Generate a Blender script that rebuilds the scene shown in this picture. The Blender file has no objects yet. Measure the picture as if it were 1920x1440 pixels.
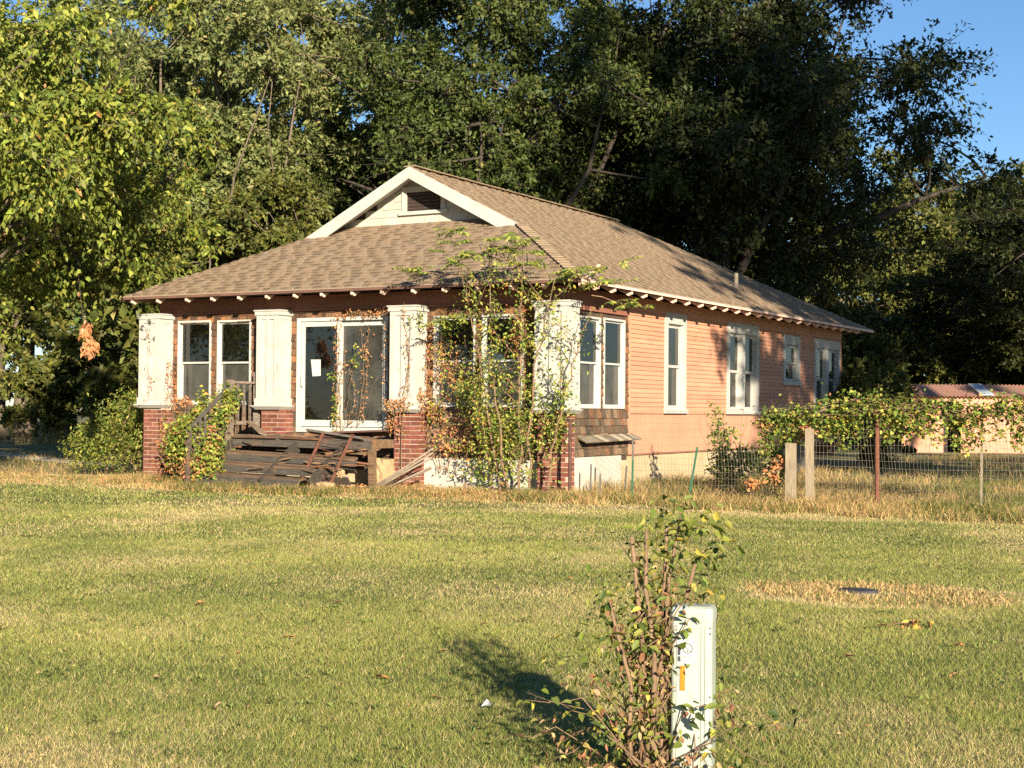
import bpy, math, random
import numpy as np
from mathutils import Vector, Matrix

R = random.Random(7)
NR = np.random.default_rng(7)
sc = bpy.context.scene
COL = sc.collection

# ------------------------------------------------------------------ camera
CAM = Vector((10.2448, -19.9904, 1.3514))
cr = Vector((0.8682, 0.49615, 0.00814)); cu = Vector((0.00156, -0.01914, 0.99982)); cf = Vector((-0.49621, 0.86803, 0.01739))
cd = bpy.data.cameras.new('camera'); cam = bpy.data.objects.new('camera', cd); COL.objects.link(cam)
cd.sensor_width = 36.0; cd.lens = 2754.2 / 1920 * 36.0; cd.clip_start = 0.1; cd.clip_end = 3000
m3 = Matrix((cr, cu, -cf)).transposed().to_4x4(); m3.translation = CAM; cam.matrix_world = m3
sc.camera = cam
# ------------------------------------------------------------------ sky, sun, exposure
SUN = Vector((1.0, -1.0, 0.41)).normalized()
w = bpy.data.worlds.new('World'); sc.world = w; w.use_nodes = True
nt = w.node_tree; nt.nodes.clear()
sky = nt.nodes.new('ShaderNodeTexSky'); sky.sky_type = 'NISHITA'; sky.sun_disc = False
sky.sun_elevation = math.asin(SUN.z); sky.sun_rotation = math.atan2(SUN.x, SUN.y)
sky.air_density = 1.0; sky.dust_density = 0.0; sky.ozone_density = 5.0
bg = nt.nodes.new('ShaderNodeBackground'); bg.inputs['Strength'].default_value = 0.065
out = nt.nodes.new('ShaderNodeOutputWorld')
nt.links.new(sky.outputs[0], bg.inputs[0]); nt.links.new(bg.outputs[0], out.inputs[0])
sl = bpy.data.lights.new('sun', 'SUN'); sl.energy = 5.0; sl.angle = math.radians(0.55); sl.color = (1.0, 0.87, 0.66)
so = bpy.data.objects.new('sun', sl); COL.objects.link(so)
so.rotation_euler = (-SUN).to_track_quat('-Z', 'Y').to_euler(); so.location = (30, -40, 25)
sc.view_settings.view_transform = 'Standard'; sc.view_settings.look = 'None'
sc.view_settings.exposure = 1.25; sc.view_settings.gamma = 1.0
sc.render.engine = 'CYCLES'
sc.cycles.max_bounces = 6; sc.cycles.diffuse_bounces = 3; sc.cycles.glossy_bounces = 3
sc.cycles.transmission_bounces = 4; sc.cycles.transparent_max_bounces = 8
sc.cycles.use_denoising = False

# ------------------------------------------------------------------ materials
MATS = {}
def mat(name, c1, c2=None, scale=4.0, rough=0.85, bump=0.0, bscale=40.0, tint=None, stretch=(1, 1, 1), spec=0.3,
        metal=0.0, dirt=None, trans=0.0, lo=0.35, hi=0.65):
    m = bpy.data.materials.new(name); m.use_nodes = True
    n = m.node_tree.nodes; l = m.node_tree.links; n.clear()
    o = n.new('ShaderNodeOutputMaterial'); b = n.new('ShaderNodeBsdfPrincipled')
    b.inputs['Roughness'].default_value = rough; b.inputs['Metallic'].default_value = metal
    b.inputs['Specular IOR Level'].default_value = spec
    g = n.new('ShaderNodeNewGeometry'); mp = n.new('ShaderNodeMapping'); mp.inputs['Scale'].default_value = stretch
    l.new(g.outputs['Position'], mp.inputs['Vector'])
    col = None
    if c2 is not None:
        nz = n.new('ShaderNodeTexNoise'); nz.inputs['Scale'].default_value = scale; nz.inputs['Detail'].default_value = 6
        nz.inputs['Roughness'].default_value = 0.65
        l.new(mp.outputs[0], nz.inputs['Vector'])
        rp = n.new('ShaderNodeMapRange'); rp.inputs['From Min'].default_value = lo; rp.inputs['From Max'].default_value = hi
        l.new(nz.outputs['Fac'], rp.inputs['Value'])
        mx = n.new('ShaderNodeMixRGB'); mx.inputs[1].default_value = (*c1, 1); mx.inputs[2].default_value = (*c2, 1)
        l.new(rp.outputs[0], mx.inputs[0]); col = mx.outputs[0]
    else:
        rg = n.new('ShaderNodeRGB'); rg.outputs[0].default_value = (*c1, 1); col = rg.outputs[0]
    if tint:
        mu = n.new('ShaderNodeMixRGB'); mu.blend_type = 'MULTIPLY'; mu.inputs[0].default_value = 1.0
        if tint == 'obj':
            oi = n.new('ShaderNodeObjectInfo'); src = oi.outputs['Color']
        else:
            at = n.new('ShaderNodeAttribute'); at.attribute_name = 'Col'; src = at.outputs['Color']
        l.new(col, mu.inputs[1]); l.new(src, mu.inputs[2]); col = mu.outputs[0]
    if dirt:
        dc, ds, dlo, dhi = dirt
        nz2 = n.new('ShaderNodeTexNoise'); nz2.inputs['Scale'].default_value = ds; nz2.inputs['Detail'].default_value = 8
        nz2.inputs['Roughness'].default_value = 0.7
        l.new(g.outputs['Position'], nz2.inputs['Vector'])
        rp2 = n.new('ShaderNodeMapRange'); rp2.inputs['From Min'].default_value = dlo; rp2.inputs['From Max'].default_value = dhi
        l.new(nz2.outputs['Fac'], rp2.inputs['Value'])
        mx2 = n.new('ShaderNodeMixRGB'); mx2.inputs[2].default_value = (*dc, 1)
        l.new(rp2.outputs[0], mx2.inputs[0]); l.new(col, mx2.inputs[1]); col = mx2.outputs[0]
    l.new(col, b.inputs['Base Color'])
    if bump:
        nb = n.new('ShaderNodeTexNoise'); nb.inputs['Scale'].default_value = bscale; nb.inputs['Detail'].default_value = 5
        l.new(mp.outputs[0], nb.inputs['Vector'])
        bp = n.new('ShaderNodeBump'); bp.inputs['Strength'].default_value = bump; bp.inputs['Distance'].default_value = 0.01
        l.new(nb.outputs['Fac'], bp.inputs['Height']); l.new(bp.outputs[0], b.inputs['Normal'])
    if trans:
        t = n.new('ShaderNodeBsdfTranslucent'); l.new(col, t.inputs['Color'])
        ms = n.new('ShaderNodeMixShader'); ms.inputs[0].default_value = trans
        l.new(b.outputs[0], ms.inputs[1]); l.new(t.outputs[0], ms.inputs[2]); l.new(ms.outputs[0], o.inputs[0])
    else:
        l.new(b.outputs[0], o.inputs[0])
    MATS[name] = m
    return m

def glass_mat(name, tint, gloss=0.02, dust=0.0):
    m = bpy.data.materials.new(name); m.use_nodes = True
    n = m.node_tree.nodes; l = m.node_tree.links; n.clear()
    o = n.new('ShaderNodeOutputMaterial')
    tr = n.new('ShaderNodeBsdfTransparent'); tr.inputs[0].default_value = (*tint, 1)
    gl = n.new('ShaderNodeBsdfGlossy'); gl.inputs['Roughness'].default_value = gloss
    fr = n.new('ShaderNodeFresnel'); fr.inputs[0].default_value = 1.95
    mx = n.new('ShaderNodeMixShader'); l.new(fr.outputs[0], mx.inputs[0]); l.new(tr.outputs[0], mx.inputs[1]); l.new(gl.outputs[0], mx.inputs[2])
    df = n.new('ShaderNodeBsdfDiffuse'); df.inputs[0].default_value = (0.45, 0.42, 0.36, 1)
    nz = n.new('ShaderNodeTexNoise'); nz.inputs['Scale'].default_value = 3.0; nz.inputs['Detail'].default_value = 6
    g = n.new('ShaderNodeNewGeometry'); l.new(g.outputs['Position'], nz.inputs['Vector'])
    mr = n.new('ShaderNodeMapRange'); mr.inputs['From Min'].default_value = 0.3; mr.inputs['From Max'].default_value = 0.8
    mr.inputs['To Min'].default_value = dust * 0.4; mr.inputs['To Max'].default_value = dust * 1.6
    l.new(nz.outputs['Fac'], mr.inputs['Value'])
    m2 = n.new('ShaderNodeMixShader'); l.new(mr.outputs[0], m2.inputs[0]); l.new(mx.outputs[0], m2.inputs[1]); l.new(df.outputs[0], m2.inputs[2])
    l.new(m2.outputs[0], o.inputs[0])
    MATS[name] = m
    return m

mat('white_paint', (0.47, 0.46, 0.43), (0.41, 0.395, 0.36), 3, 0.6, 0.15, 60, dirt=((0.25, 0.22, 0.18), 5, 0.57, 0.80))
mat('trim_white', (0.50, 0.495, 0.47), (0.45, 0.44, 0.41), 4, 0.5, 0.08, 60)
mat('gable_white', (0.41, 0.39, 0.35), (0.46, 0.445, 0.40), 6, 0.7, 0.15, 50, tint='obj', dirt=((0.40, 0.34, 0.26), 9, 0.62, 0.85))
mat('pink_siding', (0.56, 0.282, 0.178), (0.49, 0.238, 0.148), 2.2, 0.7, 0.12, 60, tint='obj', stretch=(1, .4, 3), dirt=((0.34, 0.19, 0.14), 3.2, 0.54, 0.82))
mat('pink_wall', (0.56, 0.282, 0.178), (0.50, 0.242, 0.150), 1.6, 0.75, 0.2, 45, dirt=((0.34, 0.19, 0.14), 2.4, 0.53, 0.82))
mat('frieze_brown', (0.30, 0.125, 0.085), (0.22, 0.09, 0.06), 2.5, 0.7, 0.15, 40, stretch=(.4, .4, 3), dirt=((0.10, 0.05, 0.035), 6, 0.58, 0.8))
mat('soffit_brown', (0.17, 0.09, 0.065), (0.11, 0.06, 0.045), 3, 0.8, 0.1, 40)
mat('rafter_pink', (0.80, 0.56, 0.47), (0.70, 0.45, 0.36), 6, 0.7)
mat('cedar', (0.20, 0.105, 0.058), (0.105, 0.062, 0.04), 9, 0.85, 0.6, 55, tint='obj', stretch=(2.2, 2.2, .35), dirt=((0.10, 0.06, 0.04), 7, 0.56, 0.76))
mat('cedar_stuff', (0.20, 0.105, 0.058), (0.105, 0.062, 0.04), 9, 0.85, 0.6, 55, tint='attr', stretch=(2.2, 2.2, .35), dirt=((0.10, 0.06, 0.04), 7, 0.56, 0.76))
mat('sheathing', (0.06, 0.04, 0.03), (0.09, 0.06, 0.045), 5, 0.9)
mat('asphalt_tab', (0.31, 0.228, 0.155), (0.225, 0.165, 0.112), 60, 0.9, 0.5, 160, tint='obj')
mat('asphalt_stuff', (0.31, 0.228, 0.155), (0.225, 0.165, 0.112), 60, 0.9, 0.5, 160, tint='attr')
mat('asphalt_deck', (0.28, 0.20, 0.13), (0.22, 0.155, 0.10), 30, 0.9, 0.4, 120)
mat('brick', (0.22, 0.078, 0.052), (0.145, 0.052, 0.038), 14, 0.85, 0.4, 90, tint='obj')
mat('mortar', (0.48, 0.40, 0.31), (0.38, 0.31, 0.24), 20, 0.95, 0.4, 90)
mat('stucco_white', (0.50, 0.48, 0.43), (0.43, 0.40, 0.34), 3, 0.9, 0.5, 35, dirt=((0.36, 0.27, 0.18), 4, 0.58, 0.78))
mat('stucco_cream', (0.47, 0.38, 0.24), (0.40, 0.31, 0.19), 2.5, 0.9, 0.5, 35, dirt=((0.34, 0.24, 0.13), 4, 0.58, 0.8))
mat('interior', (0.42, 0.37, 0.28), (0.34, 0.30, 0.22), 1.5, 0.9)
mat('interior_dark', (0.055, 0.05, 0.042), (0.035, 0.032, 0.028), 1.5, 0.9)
mat('interior_floor', (0.16, 0.11, 0.07), (0.11, 0.08, 0.055), 5, 0.8)
mat('curtain', (0.74, 0.70, 0.60), (0.66, 0.62, 0.52), 6, 0.9, trans=0.3)
mat('dark_fill', (0.03, 0.022, 0.02))  # near-black: shade inside openings put into colour; also the bare gable spots
mat('old_wood', (0.155, 0.125, 0.10), (0.065, 0.055, 0.05), 7, 0.9, 0.7, 50, tint='obj', stretch=(.5, 2.5, 5), dirt=((0.28, 0.13, 0.055), 3.0, 0.57, 0.72))
mat('grey_wood', (0.30, 0.255, 0.20), (0.19, 0.16, 0.125), 6, 0.9, 0.6, 50, tint='obj', stretch=(3, 3, .5))
mat('post_wood', (0.36, 0.29, 0.20), (0.22, 0.175, 0.12), 8, 0.9, 0.6, 50, stretch=(5, 5, .6), dirt=((0.13, 0.10, 0.07), 5, 0.6, 0.8))
mat('rust', (0.19, 0.078, 0.048), (0.10, 0.045, 0.032), 18, 0.85, 0.4, 80)
mat('rust_dark', (0.12, 0.055, 0.04), (0.06, 0.035, 0.03), 18, 0.8, 0.3, 80)
mat('wire', (0.20, 0.165, 0.135), (0.32, 0.28, 0.24), 6, 0.6, 0, metal=0.3)
mat('post_green', (0.045, 0.15, 0.085), (0.03, 0.10, 0.065), 10, 0.6, 0.2, 60, dirt=((0.22, 0.17, 0.11), 5, 0.6, 0.78))
mat('post_grey', (0.17, 0.155, 0.135), (0.11, 0.10, 0.09), 10, 0.7)
mat('stone', (0.48, 0.34, 0.19), (0.34, 0.24, 0.14), 7, 0.95, 0.8, 20)
mat('pole_grey', (0.29, 0.235, 0.175), (0.19, 0.155, 0.12), 9, 0.8)
mat('tarp', (0.055, 0.07, 0.085), (0.035, 0.045, 0.055), 8, 0.7, 0.4, 20)
mat('paper', (0.48, 0.49, 0.48), (0.43, 0.44, 0.43), 40, 0.8)
mat('ink', (0.05, 0.05, 0.055))
mat('orange_tape', (0.62, 0.19, 0.012), (0.52, 0.16, 0.012), 20, 0.6)
mat('pedestal', (0.33, 0.37, 0.32), (0.385, 0.415, 0.365), 5, 0.5, 0.05, 60, stretch=(2, 2, .4), dirt=((0.20, 0.20, 0.14), 9, 0.53, 0.85))
mat('lid', (0.085, 0.085, 0.088), (0.04, 0.04, 0.043), 14, 0.55, 0.2, 60)
mat('bark', (0.20, 0.155, 0.115), (0.09, 0.07, 0.055), 6, 0.95, 0.9, 14, stretch=(3, 3, .6))
mat('bark_dark', (0.085, 0.068, 0.055), (0.045, 0.036, 0.03), 6, 0.95, 0.9, 14, stretch=(3, 3, .6))
mat('stem', (0.26, 0.17, 0.10), (0.15, 0.095, 0.06), 20, 0.9, 0.3, 80)
mat('leaf', (1, 1, 1), None, tint='attr', rough=0.55, spec=0.35, trans=0.32)
mat('leaf_dry', (1, 1, 1), None, tint='attr', rough=0.8, spec=0.15, trans=0.15)
mat('blade', (1, 1, 1), None, tint='attr', rough=0.7, spec=0.2, trans=0.30)
mat('soil_lawn', (1.0, 1.0, 1.0), (0.62, 0.62, 0.60), 9, 0.95, 0.9, 30, tint='attr')
mat('gravel', (0.50, 0.45, 0.38), (0.36, 0.32, 0.26), 12, 0.95, 0.6, 60)
mat('shed_pink', (0.60, 0.29, 0.20), (0.50, 0.225, 0.155), 2, 0.8, 0.1, 40, dirt=((0.30, 0.16, 0.11), 2.5, 0.58, 0.8))
mat('shed_roof', (0.66, 0.38, 0.29), (0.54, 0.33, 0.24), 2, 0.7, 0.1, 40, dirt=((0.50, 0.44, 0.34), 2.0, 0.56, 0.74))
mat('pale_metal', (0.60, 0.68, 0.74), (0.50, 0.58, 0.64), 4, 0.5)
glass_mat('glass_clear', (0.80, 0.81, 0.79), 0.02, 0.010)
glass_mat('glass_old', (0.62, 0.62, 0.60), 0.04, 0.04)
glass_mat('glass_screen', (0.42, 0.41, 0.38), 0.08, 0.10)

# ------------------------------------------------------------------ helpers
LOC = {}
def setpar(o, p):
    if p is None: return
    o.parent = p
    if p.name in LOC: o.matrix_parent_inverse = Matrix.Translation(-LOC[p.name])
def tag(o, label=None, cat=None, group=None, kind=None):
    if label: o['label'] = label
    if cat: o['category'] = cat
    if group: o['group'] = group
    if kind: o['kind'] = kind
    return o
def thing(name, loc, label, cat, group=None):
    o = bpy.data.objects.new(name, None); COL.objects.link(o); o.location = loc
    o.empty_display_size = 0.2
    LOC[o.name] = Vector(loc)
    return tag(o, label, cat, group)
def link(name, me, material, parent=None):
    o = bpy.data.objects.new(name, me); COL.objects.link(o)
    if material is not None and len(me.materials) == 0: me.materials.append(MATS[material])
    setpar(o, parent)
    return o
class MB:
    def __init__(s): s.v = []; s.f = []; s.c = []
    def _add(s, vs, fs, col=None):
        b = len(s.v); s.v += [tuple(p) for p in vs]; s.f += [tuple(i + b for i in q) for q in fs]
        s.c += [col or (1, 1, 1)] * len(vs); return s
    BF = [(0, 3, 2, 1), (4, 5, 6, 7), (0, 1, 5, 4), (1, 2, 6, 5), (2, 3, 7, 6), (3, 0, 4, 7)]
    def box(s, x0, x1, y0, y1, z0, z1, col=None):
        if x0 > x1: x0, x1 = x1, x0
        if y0 > y1: y0, y1 = y1, y0
        if z0 > z1: z0, z1 = z1, z0
        return s._add([(x0, y0, z0), (x1, y0, z0), (x1, y1, z0), (x0, y1, z0), (x0, y0, z1), (x1, y0, z1), (x1, y1, z1), (x0, y1, z1)], s.BF, col)
    def beam(s, p, q, w, h, up=(0, 0, 1), col=None):
        p = Vector(p); q = Vector(q); d = (q - p).normalized(); up = Vector(up)
        a = d.cross(up)
        if a.length < 1e-4: a = d.cross(Vector((1, 0, 0)))
        a.normalize(); b = a.cross(d); a *= w / 2; b *= h / 2
        vs = [p - a - b, p + a - b, p + a + b, p - a + b, q - a - b, q + a - b, q + a + b, q - a + b]
        return s._add(vs, [(0, 1, 2, 3), (7, 6, 5, 4), (0, 4, 5, 1), (1, 5, 6, 2), (2, 6, 7, 3), (3, 7, 4, 0)], col)
    def prism(s, poly, off, col=None):
        n = len(poly); off = Vector(off); a = [Vector(p) for p in poly]; vs = a + [p + off for p in a]
        fs = [tuple(range(n)), tuple(range(2 * n - 1, n - 1, -1))] + [(i, i + n, (i + 1) % n + n, (i + 1) % n) for i in range(n)]
        return s._add(vs, fs, col)
    def tube(s, pts, rad, n=6, cap=True, col=None):
        pts = [Vector(p) for p in pts]
        if not hasattr(rad, '__len__'): rad = [rad] * len(pts)
        vs = []; prev = None
        for i, p in enumerate(pts):
            d = (pts[min(i + 1, len(pts) - 1)] - pts[max(i - 1, 0)])
            if d.length < 1e-6: d = Vector((0, 0, 1))
            d.normalize()
            if prev is None:
                a = d.cross(Vector((0.31, 0.95, 0.1)))
                if a.length < 1e-3: a = d.cross(Vector((1, 0, 0)))
            else: a = prev - d * prev.dot(d)
            a.normalize(); prev = a; b = d.cross(a)
            for k in range(n):
                t = 2 * math.pi * k / n; vs.append(p + (a * math.cos(t) + b * math.sin(t)) * rad[i])
        fs = []
        for i in range(len(pts) - 1):
            for k in range(n): fs.append((i * n + k, i * n + (k + 1) % n, (i + 1) * n + (k + 1) % n, (i + 1) * n + k))
        if cap: fs += [tuple(range(n - 1, -1, -1)), tuple(range((len(pts) - 1) * n, len(pts) * n))]
        return s._add(vs, fs, col)
    def mesh(s, name, smooth=False, attr=False):
        me = bpy.data.meshes.new(name); me.from_pydata(s.v, [], s.f); me.update()
        if smooth: me.polygons.foreach_set('use_smooth', [True] * len(me.polygons))
        if attr:
            a = me.color_attributes.new('Col', 'FLOAT_COLOR', 'POINT')
            a.data.foreach_set('color', np.array([(*c, 1) for c in s.c], dtype=np.float32).ravel())
        return me
    def build(s, name, material, parent=None, smooth=False, attr=False):
        return link(name, s.mesh(name, smooth, attr), material, parent)
    def build_thing(s, name, material, label, cat, group=None, smooth=False):
        xs = [p[0] for p in s.v]; ys = [p[1] for p in s.v]; zs = [p[2] for p in s.v]
        c = Vector(((min(xs) + max(xs)) / 2, (min(ys) + max(ys)) / 2, min(zs)))
        s.v = [(p[0] - c.x, p[1] - c.y, p[2] - c.z) for p in s.v]
        o = s.build(name, material, None, smooth); o.location = c; LOC[o.name] = c
        return tag(o, label, cat, group)

def np_mesh(name, verts, faces, cols=None):
    """verts (N,3), faces (M,3) triangles"""
    me = bpy.data.meshes.new(name); N = len(verts); M = len(faces)
    me.vertices.add(N); me.vertices.foreach_set('co', np.ascontiguousarray(verts, np.float32).ravel())
    me.loops.add(M * 3); me.loops.foreach_set('vertex_index', np.ascontiguousarray(faces, np.int32).ravel())
    me.polygons.add(M); me.polygons.foreach_set('loop_start', np.arange(0, M * 3, 3, dtype=np.int32))
    me.polygons.foreach_set('loop_total', np.full(M, 3, np.int32))
    me.update(calc_edges=True); me.validate()
    if cols is not None:
        a = me.color_attributes.new('Col', 'FLOAT_COLOR', 'POINT')
        c = np.ones((N, 4), np.float32); c[:, :3] = cols; a.data.foreach_set('color', c.ravel())
    return me

def unit(v): return v / np.maximum(np.linalg.norm(v, axis=1, keepdims=True), 1e-9)
def leaf_mesh(name, pos, axis, nrm, L, W, col, fold=0.25, rich=False):
    N = len(pos); axis = unit(axis); side = unit(np.cross(axis, nrm)); nrm = np.cross(side, axis)
    L = L[:, None]; W = W[:, None]
    if not rich:
        v = np.stack([pos, pos + axis * L * .42 + side * W * .5 + nrm * W * fold, pos + axis * L, pos + axis * L * .42 - side * W * .5 + nrm * W * fold], 1)
        f = np.array([[0, 1, 2], [0, 2, 3]])
    else:
        curl = nrm * L * -0.12
        v = np.stack([pos, pos + axis * L * .25 + side * W * .42 + nrm * W * fold, pos + axis * L * .62 + side * W * .40 + nrm * W * fold * .6,
                      pos + axis * L + curl, pos + axis * L * .62 - side * W * .40 + nrm * W * fold * .6, pos + axis * L * .25 - side * W * .42 + nrm * W * fold], 1)
        f = np.array([[0, 1, 3], [1, 2, 3], [0, 3, 5], [3, 4, 5]])
    k = v.shape[1]
    F = (f[None] + (np.arange(N) * k)[:, None, None]).reshape(-1, 3)
    C = np.repeat(col, k, axis=0)
    return np_mesh(name, v.reshape(-1, 3), F, C)
def pick(pal, n, jit=0.25):
    w_ = np.array([p[0] for p in pal], float); w_ /= w_.sum()
    i = NR.choice(len(pal), n, p=w_); c = np.array([p[1] for p in pal])[i]
    return np.clip(c * (1 + NR.uniform(-jit, jit, (n, 1))) * (1 + NR.uniform(-.08, .08, (n, 3))), 0, 1)
def rnd_dir(n):
    return unit(NR.normal(size=(n, 3)))

# value noise in numpy (colour patches in the lawn, lumps in crowns)
_perm = NR.random((256, 256))
def vnoise(x, y, s):
    x = np.asarray(x, float) / s + 91.3; y = np.asarray(y, float) / s + 47.7
    xi = np.floor(x).astype(int); yi = np.floor(y).astype(int); fx = x - xi; fy = y - yi
    fx = fx * fx * (3 - 2 * fx); fy = fy * fy * (3 - 2 * fy)
    g = lambda a, b: _perm[a % 256, b % 256]
    return (g(xi, yi) * (1 - fx) + g(xi + 1, yi) * fx) * (1 - fy) + (g(xi, yi + 1) * (1 - fx) + g(xi + 1, yi + 1) * fx) * fy
def fbm(x, y, s): return (vnoise(x, y, s) + .5 * vnoise(x, y, s / 2.1) + .25 * vnoise(x, y, s / 4.3)) / 1.75

# ------------------------------------------------------------------ the ground
def gz(x, y):
    d = np.clip((-3.0 - np.asarray(y, float)) / 3, 0, 1)
    return (fbm(x, y, 2.5) - .5) * .05 * d
def straw_f(x, y):
    x = np.asarray(x, float); y = np.asarray(y, float)
    s = np.clip((fbm(x, y, 1.6) - .50) * 3.0, 0, 1) * .75 + np.clip((fbm(x + 40, y, .5) - .55) * 4, 0, 1) * .35
    # pale strip along the house and the fence, and the dead ring round the meter lid
    edge = -2.7 + (fbm(x, y + 9, 1.3) - .5) * 1.8 + np.clip((x + 3) * 0.04, -.3, .5)
    s = np.maximum(s, np.clip((y - edge) / .9, 0, 1) * np.where(y < 3.5, 1, .35))
    e = np.sqrt(((x - 7.15 - (y + 9.2) * .3) / 1.05) ** 2 + ((y + 9.25) / .75) ** 2) + (fbm(x, y, .5) - .5) * .9
    s = np.maximum(s, np.clip((1.15 - e) * 4, 0, 1) * 1.25)
    e2 = np.sqrt(((x - 6.0) / 1.2) ** 2 + ((y + 16.2) / .8) ** 2) + (fbm(x, y, .6) - .5)
    s = np.maximum(s, np.clip((1.0 - e2) * 1.4, 0, 1) * .75)
    return np.clip(s, 0, 1)
GREEN = np.array([.29, .31, .078]); STRAW = np.array([.56, .44, .215]); DGREEN = np.array([.17, .205, .050])
def lawn_col(x, y):
    s = straw_f(x, y)[..., None]; g = np.clip((fbm(x + 13, y + 5, 1.1) - .35) * 2.2, 0, 1)[..., None]
    return (GREEN * g + DGREEN * (1 - g)) * (1 - s) + STRAW * s
def axis_pts(a, b, fa, fb, fine, coarse):
    p = [a]
    while p[-1] < b:
        x = p[-1]; step = fine if fa <= x <= fb else min(coarse, fine + .35 * min(abs(x - fa), abs(x - fb)))
        p.append(x + step)
    return np.array(p)
gx = axis_pts(-400, 400, -12, 13, .22, 40); gy = axis_pts(-60, 700, -19, 4, .22, 40)
GX, GY = np.meshgrid(gx, gy); V = np.stack([GX, GY, gz(GX, GY)], -1).reshape(-1, 3)
nx, ny = len(gx), len(gy); ii = (np.arange(ny - 1)[:, None] * nx + np.arange(nx - 1)[None]).ravel()
Fq = np.concatenate([np.stack([ii, ii + 1, ii + nx + 1], 1), np.stack([ii, ii + nx + 1, ii + nx], 1)])
ground = link('ground', np_mesh('ground', V, Fq, lawn_col(V[:, 0], V[:, 1]) * .62), 'soil_lawn'); tag(ground, kind='structure')
gp = MB()
ptsL = [(-34, 13.2), (-24, 8.6), (-16.5, 4.9), (-12.2, 3.3), (-10.2, 2.6)]
for i in range(len(ptsL) - 1):
    (a, b), (c, d) = ptsL[i], ptsL[i + 1]
    gp._add([(a, b, .012), (c, d, .012), (c + .1, d + .9, .012), (a + .1, b + 1.1, .012)], [(0, 1, 2, 3)])
tag(gp.build('path', 'gravel'), kind='structure')

# ------------------------------------------------------------------ the bungalow
YF, XW, XL, YB = .65, -.62, -8.86, 15.2
EX0, EX1, EY0, EY1, EZ = -9.48, .03, -.05, 15.73, 3.36
SL = .508; RX = (EX0 + EX1) / 2; RZ = EZ + SL * (EX1 - RX); GV = 2.35; GW = 2.78
cs, sn = 1 / math.hypot(1, SL), SL / math.hypot(1, SL)
H = thing('bungalow', ((XL + XW) / 2, (YF + YB) / 2, 0), 'abandoned single storey bungalow with pink siding, shingled porch and brown hip roof', 'house')

def P2(pl, u, d, z): return (u, YF - d, z) if pl == 'F' else (XW + d, u, z)
def fbox(mb, pl, u0, u1, d0, d1, z0, z1, col=None):
    a = P2(pl, u0, d0, z0); b = P2(pl, u1, d1, z1)
    return mb.box(a[0], b[0], a[1], b[1], a[2], b[2], col)
FWIN = [(-8.70, -7.90, 1.40, 2.945), (-7.75, -6.96, 1.40, 2.935), (-3.05, -2.24, 1.39, 2.90), (-2.115, -1.335, 1.39, 2.90)]
DOOR = (-5.91, -3.96, .93, 2.93)
SWINP = [(1.13, 1.93, 1.38, 2.89), (2.05, 2.87, 1.38, 2.90)]
SWINM = [(4.56, 5.53, 1.38, 3.15, 1), (7.63, 9.42, 1.37, 3.14, 2), (10.97, 12.08, 2.02, 3.05, 1), (13.12, 15.06, 1.37, 3.06, 2)]
def rect_minus(u0, u1, z0, z1, holes):
    us = sorted({u0, u1, *[h[0] for h in holes], *[h[1] for h in holes]}); o = []
    for a, b in zip(us[:-1], us[1:]):
        if b <= u0 or a >= u1: continue
        hs = sorted([(h[2], h[3]) for h in holes if h[0] <= a + 1e-6 and h[1] >= b - 1e-6]); z = z0
        for p, q in hs:
            if p > z: o.append((a, b, z, p))
            z = max(z, q)
        if z < z1: o.append((a, b, z, z1))
    return o
ins = .055
mb = MB()
for a, b, c, d in rect_minus(XL, XW, .30, 3.34, FWIN + [DOOR]): fbox(mb, 'F', a, b, -.13, -.004, c, d)
mb.build('front_wall', 'sheathing', H)
sh = [(h[0] + .10, h[1] - .10, h[2], h[3] - .12) for h in SWINM]
mb = MB()
for a, b, c, d in rect_minus(YF, 3.03, .50, 3.34, SWINP): fbox(mb, 'S', a, b, -.13, -.004, c, d)
mb.build('porch_side_wall', 'sheathing', H)
mb = MB()
for a, b, c, d in rect_minus(3.03, YB, .60, 3.34, sh): fbox(mb, 'S', a, b, -.13, -.004, c, d)
mb.build('side_wall', 'pink_wall', H)
mb = MB(); mb.box(XL, XL + .13, YF + .13, YB - .13, .3, 3.34); mb.build('far_side_wall', 'pink_wall', H)
mb = MB(); mb.box(XL, XW - .13, YB - .13, YB, .3, 3.34); mb.build('rear_wall', 'pink_wall', H)
# inside
mb = MB(); mb.box(XL + .13, XW - .13, YF + .13, YB - .13, .80, .88); mb.build('floor', 'interior_floor', H)
mb = MB(); mb.box(XL + .13, XW - .13, YF + .13, YB - .13, 3.22, 3.30); mb.build('ceiling', 'interior', H)
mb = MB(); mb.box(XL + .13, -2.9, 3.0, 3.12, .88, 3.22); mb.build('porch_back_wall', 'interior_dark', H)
mb = MB(); mb.box(-2.9, XW - .13, 3.0, 3.12, .88, 3.22); mb.box(-4.6, -4.5, 3.12, YB - .13, .88, 3.22); mb.box(-4.5, XW - .13, 6.4, 6.5, .88, 3.22)
mb.box(-4.5, XW - .13, 10.2, 10.3, .88, 3.22)
mb.build('inner_wall', 'interior', H)
mb = MB(); fbox(mb, 'F', XL + .13, XW - .13, -.16, -.132, .88, 1.36); mb.build('inner_lining', 'interior', H)
mb = MB()
mb.box(-1.5, -1.38, 1.9, 2.0, .88, 3.22); mb.build('inner_stud', 'interior', H)
mb = MB(); mb.box(-7.2, -7.08, 1.9, 2.0, .88, 3.22)
mb.build('inner_stud', 'interior', H)
mb = MB(); mb.beam((-1.1, 1.2, 2.3), (-.95, 2.4, 1.65), .05, .08); mb.build('inner_brace', 'interior', H)
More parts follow.
